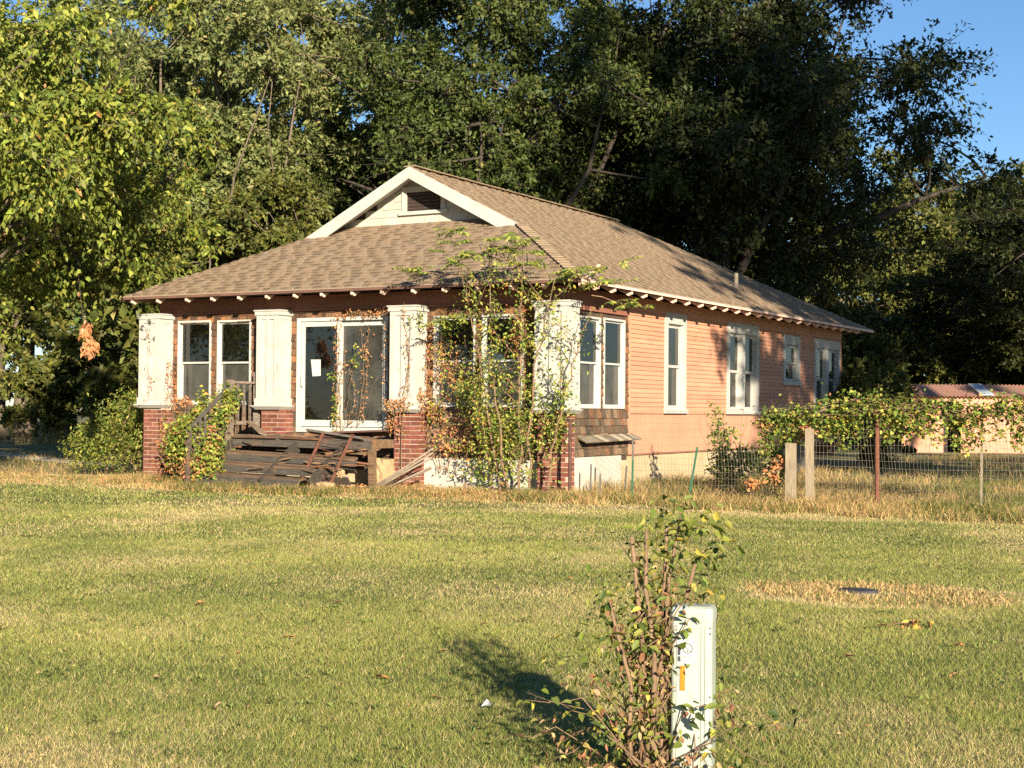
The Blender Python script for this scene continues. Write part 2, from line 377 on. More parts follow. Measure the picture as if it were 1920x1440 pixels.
# foundations
mb = MB(); mb.box(-3.3, XW + .02, YF - .05, YF + .10, -.1, .54); mb.build('front_foundation', 'stucco_white', H)
mb = MB(); mb.box(-8.9, -3.3, YF + .02, YF + .12, -.1, .32); mb.build('front_footing', 'stucco_cream', H)
mb = MB(); mb.box(XW - .1, XW + .025, YF + .10, 2.75, -.1, .585); mb.build('porch_foundation', 'stucco_white', H)
mb = MB(); mb.box(XW - .1, XW - .01, 2.75, 10.4, -.1, .60); mb.build('side_foundation', 'stucco_cream', H)
mb = MB(); mb.box(XW - .25, XW - .12, 10.4, 13.6, -.1, .60); mb.box(XW - .12, XW - .01, 11.6, 12.3, -.1, .60); mb.build('rear_foundation', 'post_grey', H)
mb = MB(); mb.box(XW - .06, XW + .028, 3.03, 10.6, .575, .60); mb.build('sill_plate', 'frieze_brown', H)

# unit wedge shared by all shingle-like pieces: x width, y outward, z up
wb = MB(); wb._add([(-.5, 0, 0), (.5, 0, 0), (.5, 1, 0), (-.5, 1, 0), (-.5, 0, 1), (.5, 0, 1), (.5, .18, 1), (-.5, .18, 1)],
                   [(0, 1, 2, 3), (4, 7, 6, 5), (0, 4, 5, 1), (1, 5, 6, 2), (2, 6, 7, 3), (3, 7, 4, 0)])
WM = {}
def wedge_me(m):
    if m not in WM: WM[m] = wb.mesh('wedge_' + m); WM[m].materials.append(MATS[m])
    return WM[m]
UV_ = np.array(wb.v)
def frame_mat(x, y, z, loc, sx, sy, sz):
    return Matrix(((x[0] * sx, y[0] * sy, z[0] * sz, loc[0]), (x[1] * sx, y[1] * sy, z[1] * sz, loc[1]), (x[2] * sx, y[2] * sy, z[2] * sz, loc[2]), (0, 0, 0, 1)))
def place_wedges(name, pieces, m_obj, m_stuff, parent, stuff_name, limit=300):
    """pieces: (matrix, tint, score); the highest scores become parts, the others one stuff part"""
    pieces.sort(key=lambda t: -t[2])
    me = wedge_me(m_obj)
    for M_, c, _ in pieces[:limit]:
        o = bpy.data.objects.new(name, me); COL.objects.link(o); setpar(o, parent); o.matrix_basis = M_; o.color = (*c, 1)
    rest = pieces[limit:]
    if rest:
        mb = MB()
        for M_, c, _ in rest:
            A = np.array(M_); vs = UV_ @ A[:3, :3].T + A[:3, 3]
            mb._add(vs, wb.f, c)
        o = mb.build(stuff_name, m_stuff, parent, attr=True); tag(o, kind='stuff')
FR = {'F': ((-1, 0, 0), (0, -1, 0), (0, 0, 1)), 'S': ((0, -1, 0), (1, 0, 0), (0, 0, 1))}
def score(p): return -(Vector(p) - CAM).length
# cedar shingles on the porch walls
PILX = [(-9.33, -8.85), (-6.54, -6.06), (-3.69, -3.21), (-.93, -.33)]
pcs = []
def shingle_rows(pl, u0, u1, z0, z1, holes, skip=()):
    row = .124; z = z0; k = 0
    while z < z1 - .03:
        h = min(row, z1 - z); u = u0 - R.uniform(0, .1)
        while u < u1:
            wd = R.uniform(.085, .19); a = max(u, u0); b = min(u + wd, u1); u += wd
            segs = [(a, b)]
            for ho in holes:
                if ho[2] < z + h * .6 and ho[3] > z + h * .4:
                    ns = []
                    for s, e in segs:
                        if ho[1] <= s or ho[0] >= e: ns.append((s, e)); continue
                        if ho[0] > s: ns.append((s, ho[0]))
                        if ho[1] < e: ns.append((ho[1], e))
                    segs = ns
            for s, e in segs:
                if e - s < .02: continue
                if any(s > p and e < q for p, q in skip): continue
                if R.random() < .012 and z < 2: continue
                t = R.uniform(.72, 1.2); low = z < 1.3
                if low:
                    gcol = R.choice([(.75, 1.0, 1.15), (.95, 1.1, 1.2), (1.25, 1.5, 1.65), (.62, .80, .9), (1.1, 1.0, .95)])
                else:
                    gcol = R.choice([(1.35, 1.2, 1.05), (1.1, 1.05, 1.0), (.72, .80, .85), (1.75, 1.4, 1.05), (.85, .85, .85), (.6, .62, .66)])
                c = tuple(t * v for v in gcol)
                lo_ = P2(pl, (s + e) / 2, 0, z + R.uniform(-.007, .005)); x, y, zz = FR[pl]
                pcs.append((frame_mat(x, y, zz, lo_, e - s - .005, R.uniform(.022, .040), h + .03), c, score(lo_) - (6 if (pl == 'F' and lo_[0] < -6.3 and z < 1.5) else 0)))
        z += row; k += 1
shingle_rows('F', XL + .02, XW, .54, 3.07, FWIN + [DOOR], PILX)
shingle_rows('S', YF, 3.03, .60, 2.98, SWINP)
place_wedges('wall_shingle', pcs, 'cedar', 'cedar_stuff', H, 'wall_shingles')
# pink clapboards on the main side wall
pcs = []; row = .0795; z = 1.345
while z < 3.08:
    segs = [(3.12, YB - .02)]
    for ho in SWINM:
        if ho[2] - .07 < z + row * .7 and ho[3] > z + row * .3:
            ns = []
            for s, e in segs:
                if ho[1] <= s or ho[0] >= e: ns.append((s, e)); continue
                if ho[0] > s: ns.append((s, ho[0]))
                if ho[1] < e: ns.append((ho[1], e))
            segs = ns
    seg2 = []
    for s, e in segs:
        if e - s > 1.6:
            m_ = R.uniform(s + .5, e - .5); seg2 += [(s, m_), (m_, e)]
        else: seg2.append((s, e))
    for s, e in seg2:
        t = R.uniform(.90, 1.06); x, y, zz = FR['S']
        pcs.append((frame_mat(x, y, zz, P2('S', (s + e) / 2, 0, z + R.uniform(-.002, .002)), e - s - .002, .027, row + .010), (t, t, t), 0))
    z += row
place_wedges('clapboard', pcs, 'pink_siding', 'pink_siding', H, 'clapboards')
mb = MB(); fbox(mb, 'S', 3.03, 3.12, 0, .024, .60, 3.10); mb.build('corner_board', 'pink_wall', H)
mb = MB(); fbox(mb, 'S', 3.12, YB, 0, .030, 1.30, 1.345); mb.build('water_table', 'pink_wall', H)
mb = MB(); fbox(mb, 'S', YB - .001, YB + .02, -.02, .022, .60, 3.3); mb.build('rear_corner_board', 'pink_wall', H)
mb = MB(); fbox(mb, 'S', 2.99, YB, .001, .034, 3.10, 3.33); mb.build('side_frieze', 'pink_wall', H)
mb = MB(); fbox(mb, 'S', YF - .03, 2.99, .001, .045, 2.98, 3.33); mb.build('porch_side_frieze', 'frieze_brown', H)
mb = MB(); fbox(mb, 'F', XL - .28, XW + .10, .0, .055, 3.07, 3.33); fbox(mb, 'F', XL - .30, XW + .12, .0, .075, 3.055, 3.08); mb.build('front_frieze', 'frieze_brown', H)
# sloping shingle ledge on the porch side
ld = thing_dummy = MB()
ld.prism([(XW + .002, 1.12, .93), (XW + .20, 1.10, .83), (XW + .20, 1.10, .815), (XW + .002, 1.12, .90)], (0, 2.05, .03)); led = ld.build('wall_ledge', 'grey_wood', H); led.color = (.55, .5, .45, 1)
pcs = []
u = 1.10
while u < 3.17:
    wd = R.uniform(.08, .17); v = Vector((-.2, 0, .1)).normalized(); n_ = Vector((.1, 0, .2)).normalized(); x = n_.cross(v)
    t = R.choice([.7, 1.0, 1.9, 1.3, .8]); e = min(u + wd, 3.17)
    pcs.append((frame_mat(x, n_, v, (XW + .215, (u + e) / 2, .826 + (u - 1.1) * .0146), e - u - .004, .014, .235), (t, t, t * .95), 0)); u += wd
place_wedges('ledge_shingle', pcs, 'grey_wood', 'grey_wood', H, 'x')

# windows
def ring(mb, pl, u0, u1, z0, z1, w_, d0, d1, wb_=None, wt=None):
    wb_ = wb_ or w_; wt = wt or w_
    fbox(mb, pl, u0, u0 + w_, d0, d1, z0, z1); fbox(mb, pl, u1 - w_, u1, d0, d1, z0, z1)
    fbox(mb, pl, u0 + w_, u1 - w_, d0, d1, z0, z0 + wb_); fbox(mb, pl, u0 + w_, u1 - w_, d0, d1, z1 - wt, z1)
def pane(pl, u0, u1, z0, z1, d, parent, g):
    mb = MB(); fbox(mb, pl, u0 - .004, u1 + .004, d - .003, d + .003, z0 - .004, z1 + .004); return mb.build('pane', g, parent)
def porch_window(pl, u0, u1, z0, z1, g='glass_clear'):
    mb = MB(); ring(mb, pl, u0, u1, z0, z1, .034, -.11, .035); wn = mb.build('window', 'trim_white', H)
    a, b, c, d = u0 + .036, u1 - .036, z0 + .036, z1 - .036; mid = c + (d - c) * .50
    for (p, q, dd) in ((mid - .02, d, -.035), (c, mid + .02, -.07)):
        mb = MB(); ring(mb, pl, a, b, p, q, .024, dd - .016, dd + .016, .032, .032); mb.build('sash', 'trim_white', wn)
        pane(pl, a + .024, b - .024, p + .032, q - .032, dd, wn, g if dd > -.05 else 'glass_screen')
for f in FWIN: porch_window('F', *f)
for f in SWINP: porch_window('S', *f)
def house_window(u0, u1, z0, z1, n):
    mb = MB(); t = .125
    ring(mb, 'S', u0, u1, z0, z1, t, .0, .042, .002, .20); wn = mb.build('window', 'white_paint', H)
    mb = MB(); fbox(mb, 'S', u0 - .03, u1 + .03, -.0, .075, z0 - .075, z0 + .0); mb.build('sill', 'white_paint', wn)
    a, b, c, d = u0 + t, u1 - t, z0 + .002, z1 - .20
    mb = MB(); ring(mb, 'S', a, b, c, d, .02, -.128, -.001); mb.build('jamb', 'white_paint', wn)
    a += .02; b -= .02; c += .02; d -= .02
    cells = [(a, b)] if n == 1 else [(a, (a + b) / 2 - .10), ((a + b) / 2 + .10, b)]
    if n == 2:
        mb = MB(); fbox(mb, 'S', (a + b) / 2 - .10, (a + b) / 2 + .10, -.10, .030, c, d); mb.build('mullion', 'white_paint', wn)
    for (p, q) in cells:
        mid = (c + d) / 2
        for (zb, zt, dd) in ((mid - .02, d, -.05), (c, mid + .02, -.085)):
            mb = MB(); ring(mb, 'S', p, q, zb, zt, .042, dd - .018, dd + .018, .05, .05); mb.build('sash', 'white_paint', wn)
            pane('S', p + .042, q - .042, zb + .05, zt - .05, dd, wn, 'glass_old')
    return wn
for k, f in enumerate(SWINM):
    wn = house_window(*f)
    # curtains hanging inside
    for (s, e) in ([(f[0] + .35, f[1] - .05)] if f[4] == 1 else [(f[0] + .1, f[0] + .6), (f[1] - .65, f[1] - .1)]):
        mb = MB(); n_ = 26; vs = []; fs = []
        zt, zb = f[3] - .15, (f[2] - .02 if k != 0 else f[2])
        for i in range(n_ + 1):
            u = s + (e - s) * i / n_; d = -.22 + .03 * math.sin(i * 1.9) + .012 * math.sin(i * 4.1)
            vs += [P2('S', u, d, zb), P2('S', u, d, zt if k else f[2] + .86)]
        for i in range(n_): fs.append((2 * i, 2 * i + 2, 2 * i + 3, 2 * i + 1))
        mb._add(vs, fs); mb.build('curtain', 'curtain', wn, smooth=True)
# sliding door
mb = MB(); ring(mb, 'F', *DOOR, .075, -.12, .045, .09, .06); dr = mb.build('sliding_door', 'trim_white', H)
a, b, c, d = DOOR[0] + .087, DOOR[1] - .087, DOOR[2] + .102, DOOR[3] - .072
mid = -5.02
mb = MB(); ring(mb, 'F', a, mid + .05, c, d, .075, -.02, .02, .11, .08); lf = mb.build('door_panel', 'trim_white', dr)
pane('F', a + .075, mid - .025, c + .11, d - .08, 0, dr, 'glass_clear')
mb = MB(); ring(mb, 'F', mid - .02, b, c, d, .075, -.075, -.035, .11, .08); mb.build('door_panel', 'trim_white', dr)
pane('F', mid + .055, b - .075, c + .11, d - .08, -.055, dr, 'glass_screen')
mb = MB(); mb.tube([P2('F', a + .05, .021, 1.72), P2('F', a + .05, .07, 1.74), P2('F', a + .05, .07, 1.90), P2('F', a + .05, .021, 1.92)], .011, 6); mb.build('handle', 'trim_white', dr)
mb = MB(); fbox(mb, 'F', -5.33, -5.02, -.5, -.46, .9, 2.75); mb.build('inner_board', 'interior', dr)

# porch columns on brick piers
def brick_pier(col, x0, x1, y0, y1, z0, z1):
    mb = MB(); mb.box(x0 + .006, x1 - .006, y0 + .006, y1, z0 - .1, z1); mb.build('mortar_core', 'mortar', col)
    ch = .0762; k = 0; z = z0
    me = BM
    while z + ch <= z1 + .02:
        bl = (x1 - x0) / 2; off = 0 if k % 2 else bl / 2
        # front face
        u = x0 - (bl - off if off else 0)
        us = []
        while u < x1 - .01:
            s, e = max(u, x0), min(u + bl, x1)
            if e - s > .03: us.append((s, e))
            u += bl
        for s, e in us: put_brick(col, s + .005 * (s > x0), e - .006 * (e < x1), y0, y0 + .09, z + .005, z + ch - .006)
        v = y0 + .092 + (0 if k % 2 else .105)
        if not k % 2: put_brick(col, x1 - .09, x1, y0 + .096, y0 + .092 + .10, z + .005, z + ch - .006)
        while v < y1 - .02:
            e = min(v + .21, y1); put_brick(col, x1 - .09, x1, v + .004, e - .006, z + .005, z + ch - .006); v += .21
        z += ch; k += 1
bmb = MB(); bmb.box(0, 1, 0, 1, 0, 1); BM = bmb.mesh('brick'); BM.materials.append(MATS['brick'])
def put_brick(col, x0, x1, y0, y1, z0, z1):
    o = bpy.data.objects.new('brick', BM); COL.objects.link(o); o.parent = col
    j = lambda: R.uniform(-.0025, .0025)
    o.location = (x0 + j(), y0 + j() , z0 + j()); o.scale = (x1 - x0, y1 - y0, z1 - z0)
    t = R.choice([.75, .9, 1.0, 1.1, 1.25]); o.color = (t, t * R.uniform(.85, 1.15), t * R.uniform(.85, 1.15), 1)
def column(x0, x1, zb, bx0, bx1, zlow):
    y0 = .30; y1 = YF - .004
    mb = MB(); mb.box(x0, x1, y0, y1, zb + .20, 2.975); c = mb.build('porch_column', 'white_paint', H)
    mb = MB()   # raised stiles leaving two long recessed panels
    wd = x1 - x0
    for s, e in ((0, .20), (.43, .55), (.80, 1.0)): mb.box(x0 + wd * s - (.012 if s == 0 else 0), x0 + wd * e + (.012 if e == 1 else 0), y0 - .026, y0 - .001, zb + .24, 2.90)
    mb.box(x0 - .012, x1 + .012, y0 - .026, y0 - .001, 2.901, 2.974); mb.box(x0 - .012, x1 + .012, y0 - .026, y0 - .001, zb + .20, zb + .239)
    dp = y1 - y0
    for s, e in ((0, .28), (.72, 1.0)): mb.box(x1 + .001, x1 + .014, y0 + dp * s, y0 + dp * e, zb + .24, 2.90)
    mb.box(x1 + .001, x1 + .014, y0, y1, 2.901, 2.974); mb.box(x1 + .001, x1 + .014, y0, y1, zb + .20, zb + .239)
    mb.build('panel_frame', 'white_paint', c)
    mb = MB(); mb.box(x0 - .04, x1 + .045, y0 - .045, y1, 2.976, 3.045); mb.box(x0 - .055, x1 + .06, y0 - .06, y1, 3.046, 3.07); mb.build('cap', 'white_paint', c)
    mb = MB(); mb.box(x0 - .035, x1 + .04, y0 - .04, y1, zb + .075, zb + .199)
    mb._add([(x0 - .02, y0 - .02, zb), (x1 + .02, y0 - .02, zb), (x1 + .02, y1, zb), (x0 - .02, y1, zb), (x0 - .075, y0 - .08, zb + .055), (x1 + .075, y0 - .08, zb + .055), (x1 + .075, y1, zb + .055), (x0 - .075, y1, zb + .055)], MB.BF)
    mb.box(x0 - .08, x1 + .08, y0 - .085, y1, zb + .056, zb + .074)
    mb.build('base_moulding', 'white_paint', c)
    brick_pier(c, bx0, bx1, .335, YF - .002, zlow, zb - .002)
column(-9.33, -8.84, 1.325, -9.26, -8.82, 0)
column(-6.535, -6.06, 1.315, -6.47, -5.99, .862)
column(-3.685, -3.20, 1.285, -3.635, -3.20, 0)
column(-.925, -.345, 1.29, -.905, -.40, 0)

# roof
def slab(name, poly, m, t=.05):
    mb = MB(); mb.prism([(p[0], p[1], p[2]) for p in poly], (0, 0, -t)); return mb.build(name, m, H)
A = (EX1, EY0, EZ); B = (EX1, EY1, EZ); C = (RX, EY1 - (EX1 - RX), RZ); D = (RX, GV, RZ)
hg = GV - EY0
E_ = (EX1 - hg, GV, EZ + SL * hg); El = (EX0 + hg, GV, EZ + SL * hg)
slab('roof_slope', [A, B, C, D, E_], 'asphalt_deck')
slab('roof_slope', [(EX0, EY0, EZ), El, D, C, (EX0, EY1, EZ)], 'asphalt_deck')
slab('rear_hip', [B, (EX0, EY1, EZ), C], 'asphalt_deck')
hw = GW - EY0
slab('front_hip', [A, (EX1 - hw, GW, EZ + SL * hw), (EX0 + hw, GW, EZ + SL * hw), (EX0, EY0, EZ)], 'asphalt_deck')
pcs = []
def tabs(v, n_, base_fn, rng_fn, L, bias):
    ex = .138; k = 0; x = n_.cross(v)
    while k * ex < L - .03:
        s = k * ex; lo_, hi_ = rng_fn(s + ex * .5); u = lo_ - R.uniform(0, .25); thick = R.random() < .5
        while u < hi_:
            wd = R.uniform(.09, .27); a, b = max(u, lo_), min(u + wd, hi_); u += wd; thick = not thick
            if b - a < .03: continue
            p = base_fn(s, (a + b) / 2); t = (R.uniform(.98, 1.16) if thick else R.uniform(.84, 1.0))
            c = (t * R.uniform(.96, 1.04), t, t * R.uniform(.94, 1.06))
            M_ = frame_mat(x, n_, v, p, b - a - .003, .026 if thick else .012, ex + .02)
            pcs.append((M_, c, score(p) + bias))
            if not thick:
                q = Vector(base_fn(s + .066, (a + b) / 2)) + n_ * .004; d_ = R.uniform(.50, .70)
                pcs.append((frame_mat(x, n_, v, q, b - a - .003, .0125, .085), (d_, d_ * .96, d_ * .92), score(p) + bias - 50))
        k += 1
vR = Vector((-cs, 0, sn)); nR = Vector((sn, 0, cs)); vF = Vector((0, cs, sn)); nF = Vector((0, -sn, cs))
LR = (EX1 - RX) / cs; LF = hw / cs
tabs(vR, nR, lambda s, u: (EX1 - s * cs, u, EZ + s * sn + .001), lambda s: (EY0 + min(s * cs, hg), EY1 - s * cs), LR, 0)
tabs(vF, nF, lambda s, u: (u, EY0 + s * cs, EZ + s * sn + .001), lambda s: (EX0 + s * cs, EX1 - s * cs), LF, 2.5)
place_wedges('roof_shingle', pcs, 'asphalt_tab', 'asphalt_stuff', H, 'roof_shingles')
pcs = []
def caps(p, q, n_, wd, ln):
    p = Vector(p); q = Vector(q); L = (q - p).length; v = (q - p).normalized(); x = n_.cross(v).normalized(); n2 = v.cross(x) * 1; k = 0
    if n2.z < 0: n2 = -n2; x = -x
    while k * ln < L - .05:
        t = R.uniform(.85, 1.2); o_ = p + v * (k * ln) + n2 * .006
        pcs.append((frame_mat(v.cross(n2) * -1, n2, v, o_, wd, .024, ln + .05), (t, t, t * .98), 0)); k += 1
caps(A, E_, Vector((sn, -sn, cs)).normalized(), .20, .16)
caps(D, C, Vector((0, 0, 1)), .26, .16)
place_wedges('ridge_cap', pcs, 'asphalt_tab', 'asphalt_stuff', H, 'ridge_caps')
# eave edges and soffit
mb = MB(); mb.beam((EX0 - .01, EY0 - .012, EZ - .022), (EX1 + .02, EY0 - .012, EZ - .022), .024, .052); mb.build('eave_edge', 'soffit_brown', H)
mb = MB(); mb.beam((EX0 - .01, EY0 - .026, EZ + .002), (EX1 + .03, EY0 - .026, EZ + .002), .010, .012); mb.beam((EX1 + .026, EY0, EZ + .002), (EX1 + .026, EY1, EZ + .002), .010, .012); mb.build('drip_edge', 'gable_white', H).color = (.75, .6, .5, 1)
mb = MB(); mb.beam((EX1 + .012, EY0, EZ - .022), (EX1 + .012, EY1, EZ - .022), .024, .052); mb.build('eave_edge', 'rafter_pink', H).color = (.8, .7, .6, 1)
mb = MB()
ov = (YF - EY0)
mb.prism([(EX0 + .02, EY0 + .02, EZ - .052), (EX1 - .02, EY0 + .02, EZ - .052), (EX1 - .02 - ov, YF, EZ - .052 + SL * ov), (EX0 + .02 + ov, YF, EZ - .052 + SL * ov)], (0, 0, -.012))
mb.build('front_soffit', 'soffit_brown', H)
mb = MB(); ox = EX1 - XW
mb.prism([(EX1 - .02, EY0 + .02, EZ - .052), (EX1 - .02, EY1 - .02, EZ - .052), (EX1 - ox, EY1 - ox, EZ - .052 + SL * ox), (EX1 - ox, EY0 + ox, EZ - .052 + SL * ox)], (0, 0, -.012))
mb.build('side_soffit', 'soffit_brown', H)
mb = MB(); mb.box(XW - .9, XW + .03, YB + .02, EY1 - .02, 3.28, 3.30); mb.build('rear_soffit', 'soffit_brown', H)
def tail(p, d):
    """rafter tail: end face plumb, lower edge cut to a point"""
    d = Vector(d); a = Vector((-d.y, d.x, 0)) * .023; L = .66; zt = EZ - .066
    p = Vector(p); q = p - d * L + Vector((0, 0, SL * L))
    h = .088
    mb = MB()
    poly = [p - a + Vector((0, 0, 0)), p - a - Vector((0, 0, h * .55)), p - a - d * .06 - Vector((0, 0, h * .85)), q - a - Vector((0, 0, h)), q - a]
    mb.prism(poly, a * 2)
    return mb.build('rafter_tail', 'rafter_pink', H)
for i in range(16): tail((-.61 * i + R.uniform(-.02, .02) - (.06 if i > 13 else 0), -.04, EZ - .056), (0, -1, 0))
for k in range(1, 25): tail((.02, .609 * k + R.uniform(-.02, .02), EZ - .056), (1, 0, 0))
# gable
gz0 = EZ + SL * hw
mb = MB(); mb.prism([(EX0 + hw - .2, GW, gz0 - .12), (EX1 - hw + .2, GW, gz0 - .12), (RX, GW, RZ - .03)], (0, .1, 0)); mb.build('gable_wall', 'gable_white', H)
VX0, VX1, VZ0, VZ1 = -5.05, -4.29, 5.04, 5.38
pcs = []; zr = gz0; kk = 0
miss = []
while zr < RZ - .05:
    half = max(.05, (RZ - zr - .25) / SL); u = RX - half - R.uniform(0, .2)
    while u < RX + half:
        wd = R.uniform(.20, .33); a, b = max(u, RX - half), min(u + wd, RX + half); u += wd
        segs = [(a, b)]
        if zr + .1 > VZ0 - .08 and zr < VZ1 + .06:
            segs = [(s, e) for s, e in ((a, min(b, VX0 - .08)), (max(a, VX1 + .08), b)) if e - s > .03]
        for s, e in segs:
            if e - s < .03: continue
            mx_ = (s + e) / 2
            if -6.25 < mx_ < -6.0 and zr < gz0 + .30 and zr > gz0 + .12: continue
            if -5.98 < mx_ < -5.72 and gz0 + .25 < zr < gz0 + .45: continue
            t = R.uniform(.93, 1.08)
            pcs.append((frame_mat((-1, 0, 0), (0, -1, 0), (0, 0, 1), ((s + e) / 2, GW - .001, zr), e - s - .006, .02, .155), (t, t, t * .97), 0))
    zr += .142
place_wedges('gable_shingle', pcs, 'gable_white', 'gable_white', H, 'x')
mb = MB()
for a, b, c, d in ((VX0 - .10, VX0, VZ0 - .02, VZ1 + .10), (VX1, VX1 + .10, VZ0 - .02, VZ1 + .10), (VX0, VX1, VZ1, VZ1 + .10)): mb.box(a, b, GW - .045, GW - .002, c, d)
mb.box(VX0 - .16, VX1 + .16, GW - .07, GW - .002, VZ0 - .085, VZ0 - .021)
vt = mb.build('gable_vent', 'gable_white', H)
mb = MB(); mb.box(VX0, VX1, GW - .006, GW - .001, VZ0 - .02, VZ1); mb.build('vent_dark_panel', 'dark_fill', vt)  # dark panel over the wall, painting the shade inside the vent
for (a_, b_, c_, d_) in ((-6.26, -6.0, gz0 + .14, gz0 + .27), (-5.96, -5.74, gz0 + .285, gz0 + .41)):
    mb = MB(); mb.box(a_, b_, GW - .026, GW - .001, c_, d_); mb.build('bare_patch', 'dark_fill', H)
mb = MB()
for k in range(5): mb.beam((VX0, GW - .004, VZ0 + .04 + k * .066), (VX1, GW - .004, VZ0 + .04 + k * .066), .008, .012, (0, 1, 1))
mb.build('louvre', 'soffit_brown', vt)
for sx in (-1, 1):
    top = Vector((RX, GV + .0, RZ - .10)); e = E_ if sx > 0 else El
    bot = Vector((e[0] - sx * .02, GV, e[2] - .06))
    d = (bot - top); mb = MB()
    mb.prism([(RX, GV - .03, RZ + .005), (e[0] + sx * .03, GV - .03, e[2] - .010), (e[0] - sx * .06, GV - .03, e[2] - .125), (e[0] - sx * .30, GV - .03, e[2] - .10), (RX, GV - .03, RZ - .21)], (0, .035, 0))
    mb.build('bargeboard', 'white_paint', H)
    # boards under the verge
    n_ = 9
    for k in range(n_):
        t0, t1 = k / n_, (k + .965) / n_
        p0 = (RX + (e[0] - RX) * t0, RZ + (e[2] - RZ) * t0); p1 = (RX + (e[0] - RX) * t1, RZ + (e[2] - RZ) * t1)
        mb = MB(); mb.prism([(p0[0], GV + .006, p0[1] - .055), (p1[0], GV + .006, p1[1] - .055), (p1[0], GW - .022, p1[1] - .055), (p0[0], GW - .022, p0[1] - .055)], (0, 0, -.014)); o = mb.build('verge_board', 'gable_white', H)
# vent pipe
mb = MB(); mb.tube([(-1.23, 9.75, 3.9), (-1.23, 9.75, 4.32)], .045, 10); vp = mb.build('vent_pipe', 'pole_grey', H, smooth=False)
mb = MB(); mb.tube([(-1.23, 9.75, 3.96), (-1.23, 9.75, 4.07)], [.13, .05], 10); mb.build('flashing', 'pole_grey', vp)

# paper notice stuck on the door glass
mb = MB(); mb._add([(-5.625, YF - .0045, 2.20), (-5.41, YF - .0045, 2.20), (-5.405, YF - .0045, 1.915), (-5.585, YF - .0045, 1.905)], [(0, 3, 2, 1)])
mb._add([(-5.625, YF - .0052, 2.20), (-5.41, YF - .0052, 2.20), (-5.405, YF - .0052, 1.915), (-5.585, YF - .0052, 1.905)], [(0, 1, 2, 3)])
nt_ = mb.build_thing('notice', 'paper', 'white paper notice taped crookedly inside the sliding door glass', 'paper')

# ------------------------------------------------------------------ collapsed porch steps
DK = thing('porch_steps', (-5.2, -.2, 0), 'collapsed weathered wooden porch landing and steps in front of the sliding door', 'steps')
def plank(mb_args, c=None, name='plank', m='old_wood', par=None):
    mb = MB(); mb.beam(*mb_args); o = mb.build(name, m, par or DK); t = R.uniform(.7, 1.35)
    o.color = c or (t, t * R.uniform(.92, 1.0), t * R.uniform(.85, 1.0), 1); return o
LX0, LX1 = -6.66, -3.66
for k in range(7):    # landing boards
    y = .56 - k * .125; sag = .02 * math.sin(k * 1.7)
    if k == 4: continue
    plank(((LX0, y, .855 + sag), (LX1 - R.uniform(0, .3), y + R.uniform(-.02, .02), .835 - sag - .02), .115, .032))
plank(((LX0, -.265, .775), (LX1, -.265, .745), .035, .155), (.75, .78, .8, 1))
plank(((LX0 + .1, -.285, .845), (-5.6, -.30, .845), .11, .03), (1.1, .8, .6, 1))
plank(((-5.5, -.29, .845), (-4.7, -.27, .83), .11, .03), (1.25, .75, .5, 1))
steps = [(-.50, .60), (-.76, .43), (-1.02, .25)]
for k, (y, z) in enumerate(steps):
    xr = LX1 - .05 if k < 1 else (-4.25 if k == 1 else -4.45)
    plank(((LX0 + .02, y + .045, z + .01 + R.uniform(-.02, .02)), (xr - R.uniform(0, .2), y + .05 + R.uniform(-.03, .03), z - .03 - R.uniform(0, .03)), .135, .034, (0, R.uniform(-.15, .15), 1)), (1.15, .95, .75, 1))
    plank(((LX0 + .02, y - .09, z + R.uniform(-.015, .015)), (xr - R.uniform(0, .25), y - .10 + R.uniform(-.03, .03), z - .045 - R.uniform(0, .03)), .125, .034, (0, R.uniform(-.2, .2), 1)), (1.35, 1.05, .8, 1))
    plank(((LX0 + .02, y - .135, z - .085), (xr, y - .14, z - .13), .03, .125), (.62, .66, .68, 1))
plank(((LX0 + .1, -1.24, .085), (-4.6, -1.26, .05), .035, .13), (.65, .68, .7, 1))
for x in (-6.60, -5.2, -4.2):
    plank(((x, -.25, .70), (x, -1.2, .10), .04, .20), (.5, .5, .5, 1), 'stringer')
plank(((LX1 - .02, -.20, 0), (LX1 - .03, -.22, .84), .10, .10, (0, 1, 0)), (1.5, 1.15, .8, 1), 'post')
plank(((LX1 + .02, .48, 0), (LX1 + .02, .48, .82), .10, .10, (0, 1, 0)), (1.2, 1.0, .8, 1), 'post')
plank(((LX1 - .01, -.24, .765), (LX1 + .0, .56, .765), .04, .14), (1.5, 1.2, .85, 1), 'joist')
for x in (-4.5, -5.4, -6.2): plank(((x, -.2, .74), (x, .6, .75), .04, .13), (.6, .6, .6, 1), 'joist')
# splintered boards in the broken right half
plank(((-4.45, -.45, .58), (-3.72, -.22, .68), .10, .03, (0, .3, 1)), (1.9, 1.2, .75, 1))
plank(((-4.5, -.42, .52), (-3.70, -.24, .43), .09, .03, (0, .3, 1)), (1.5, .85, .6, 1))
plank(((-4.55, -.62, .38), (-3.85, -.45, .33), .18, .03, (0, .5, 1)), (.8, .8, .8, 1))
plank(((-4.50, -.70, .20), (-3.9, -.55, .17), .20, .03, (0, .8, 1)), (1.0, 1.0, .95, 1))
for k in range(26):
    x = R.uniform(-6.4, -3.8); y = R.uniform(-1.0, .3); z = .87 if y > -.2 else .66 + (y + .45) * .68; an = R.gauss(0, .35); L = R.uniform(.12, .5)
    plank(((x, y, z + .01), (x + L * math.cos(an), y + L * math.sin(an) * .5, z + R.uniform(-.05, .06)), R.uniform(.02, .06), R.uniform(.008, .02), (0, R.uniform(-.3, .3), 1)), R.choice([(1.9, 1.1, .65, 1), (1.4, 1.1, .85, 1), (.8, .8, .8, 1), (2.2, 1.7, 1.2, 1)]), 'splinter')
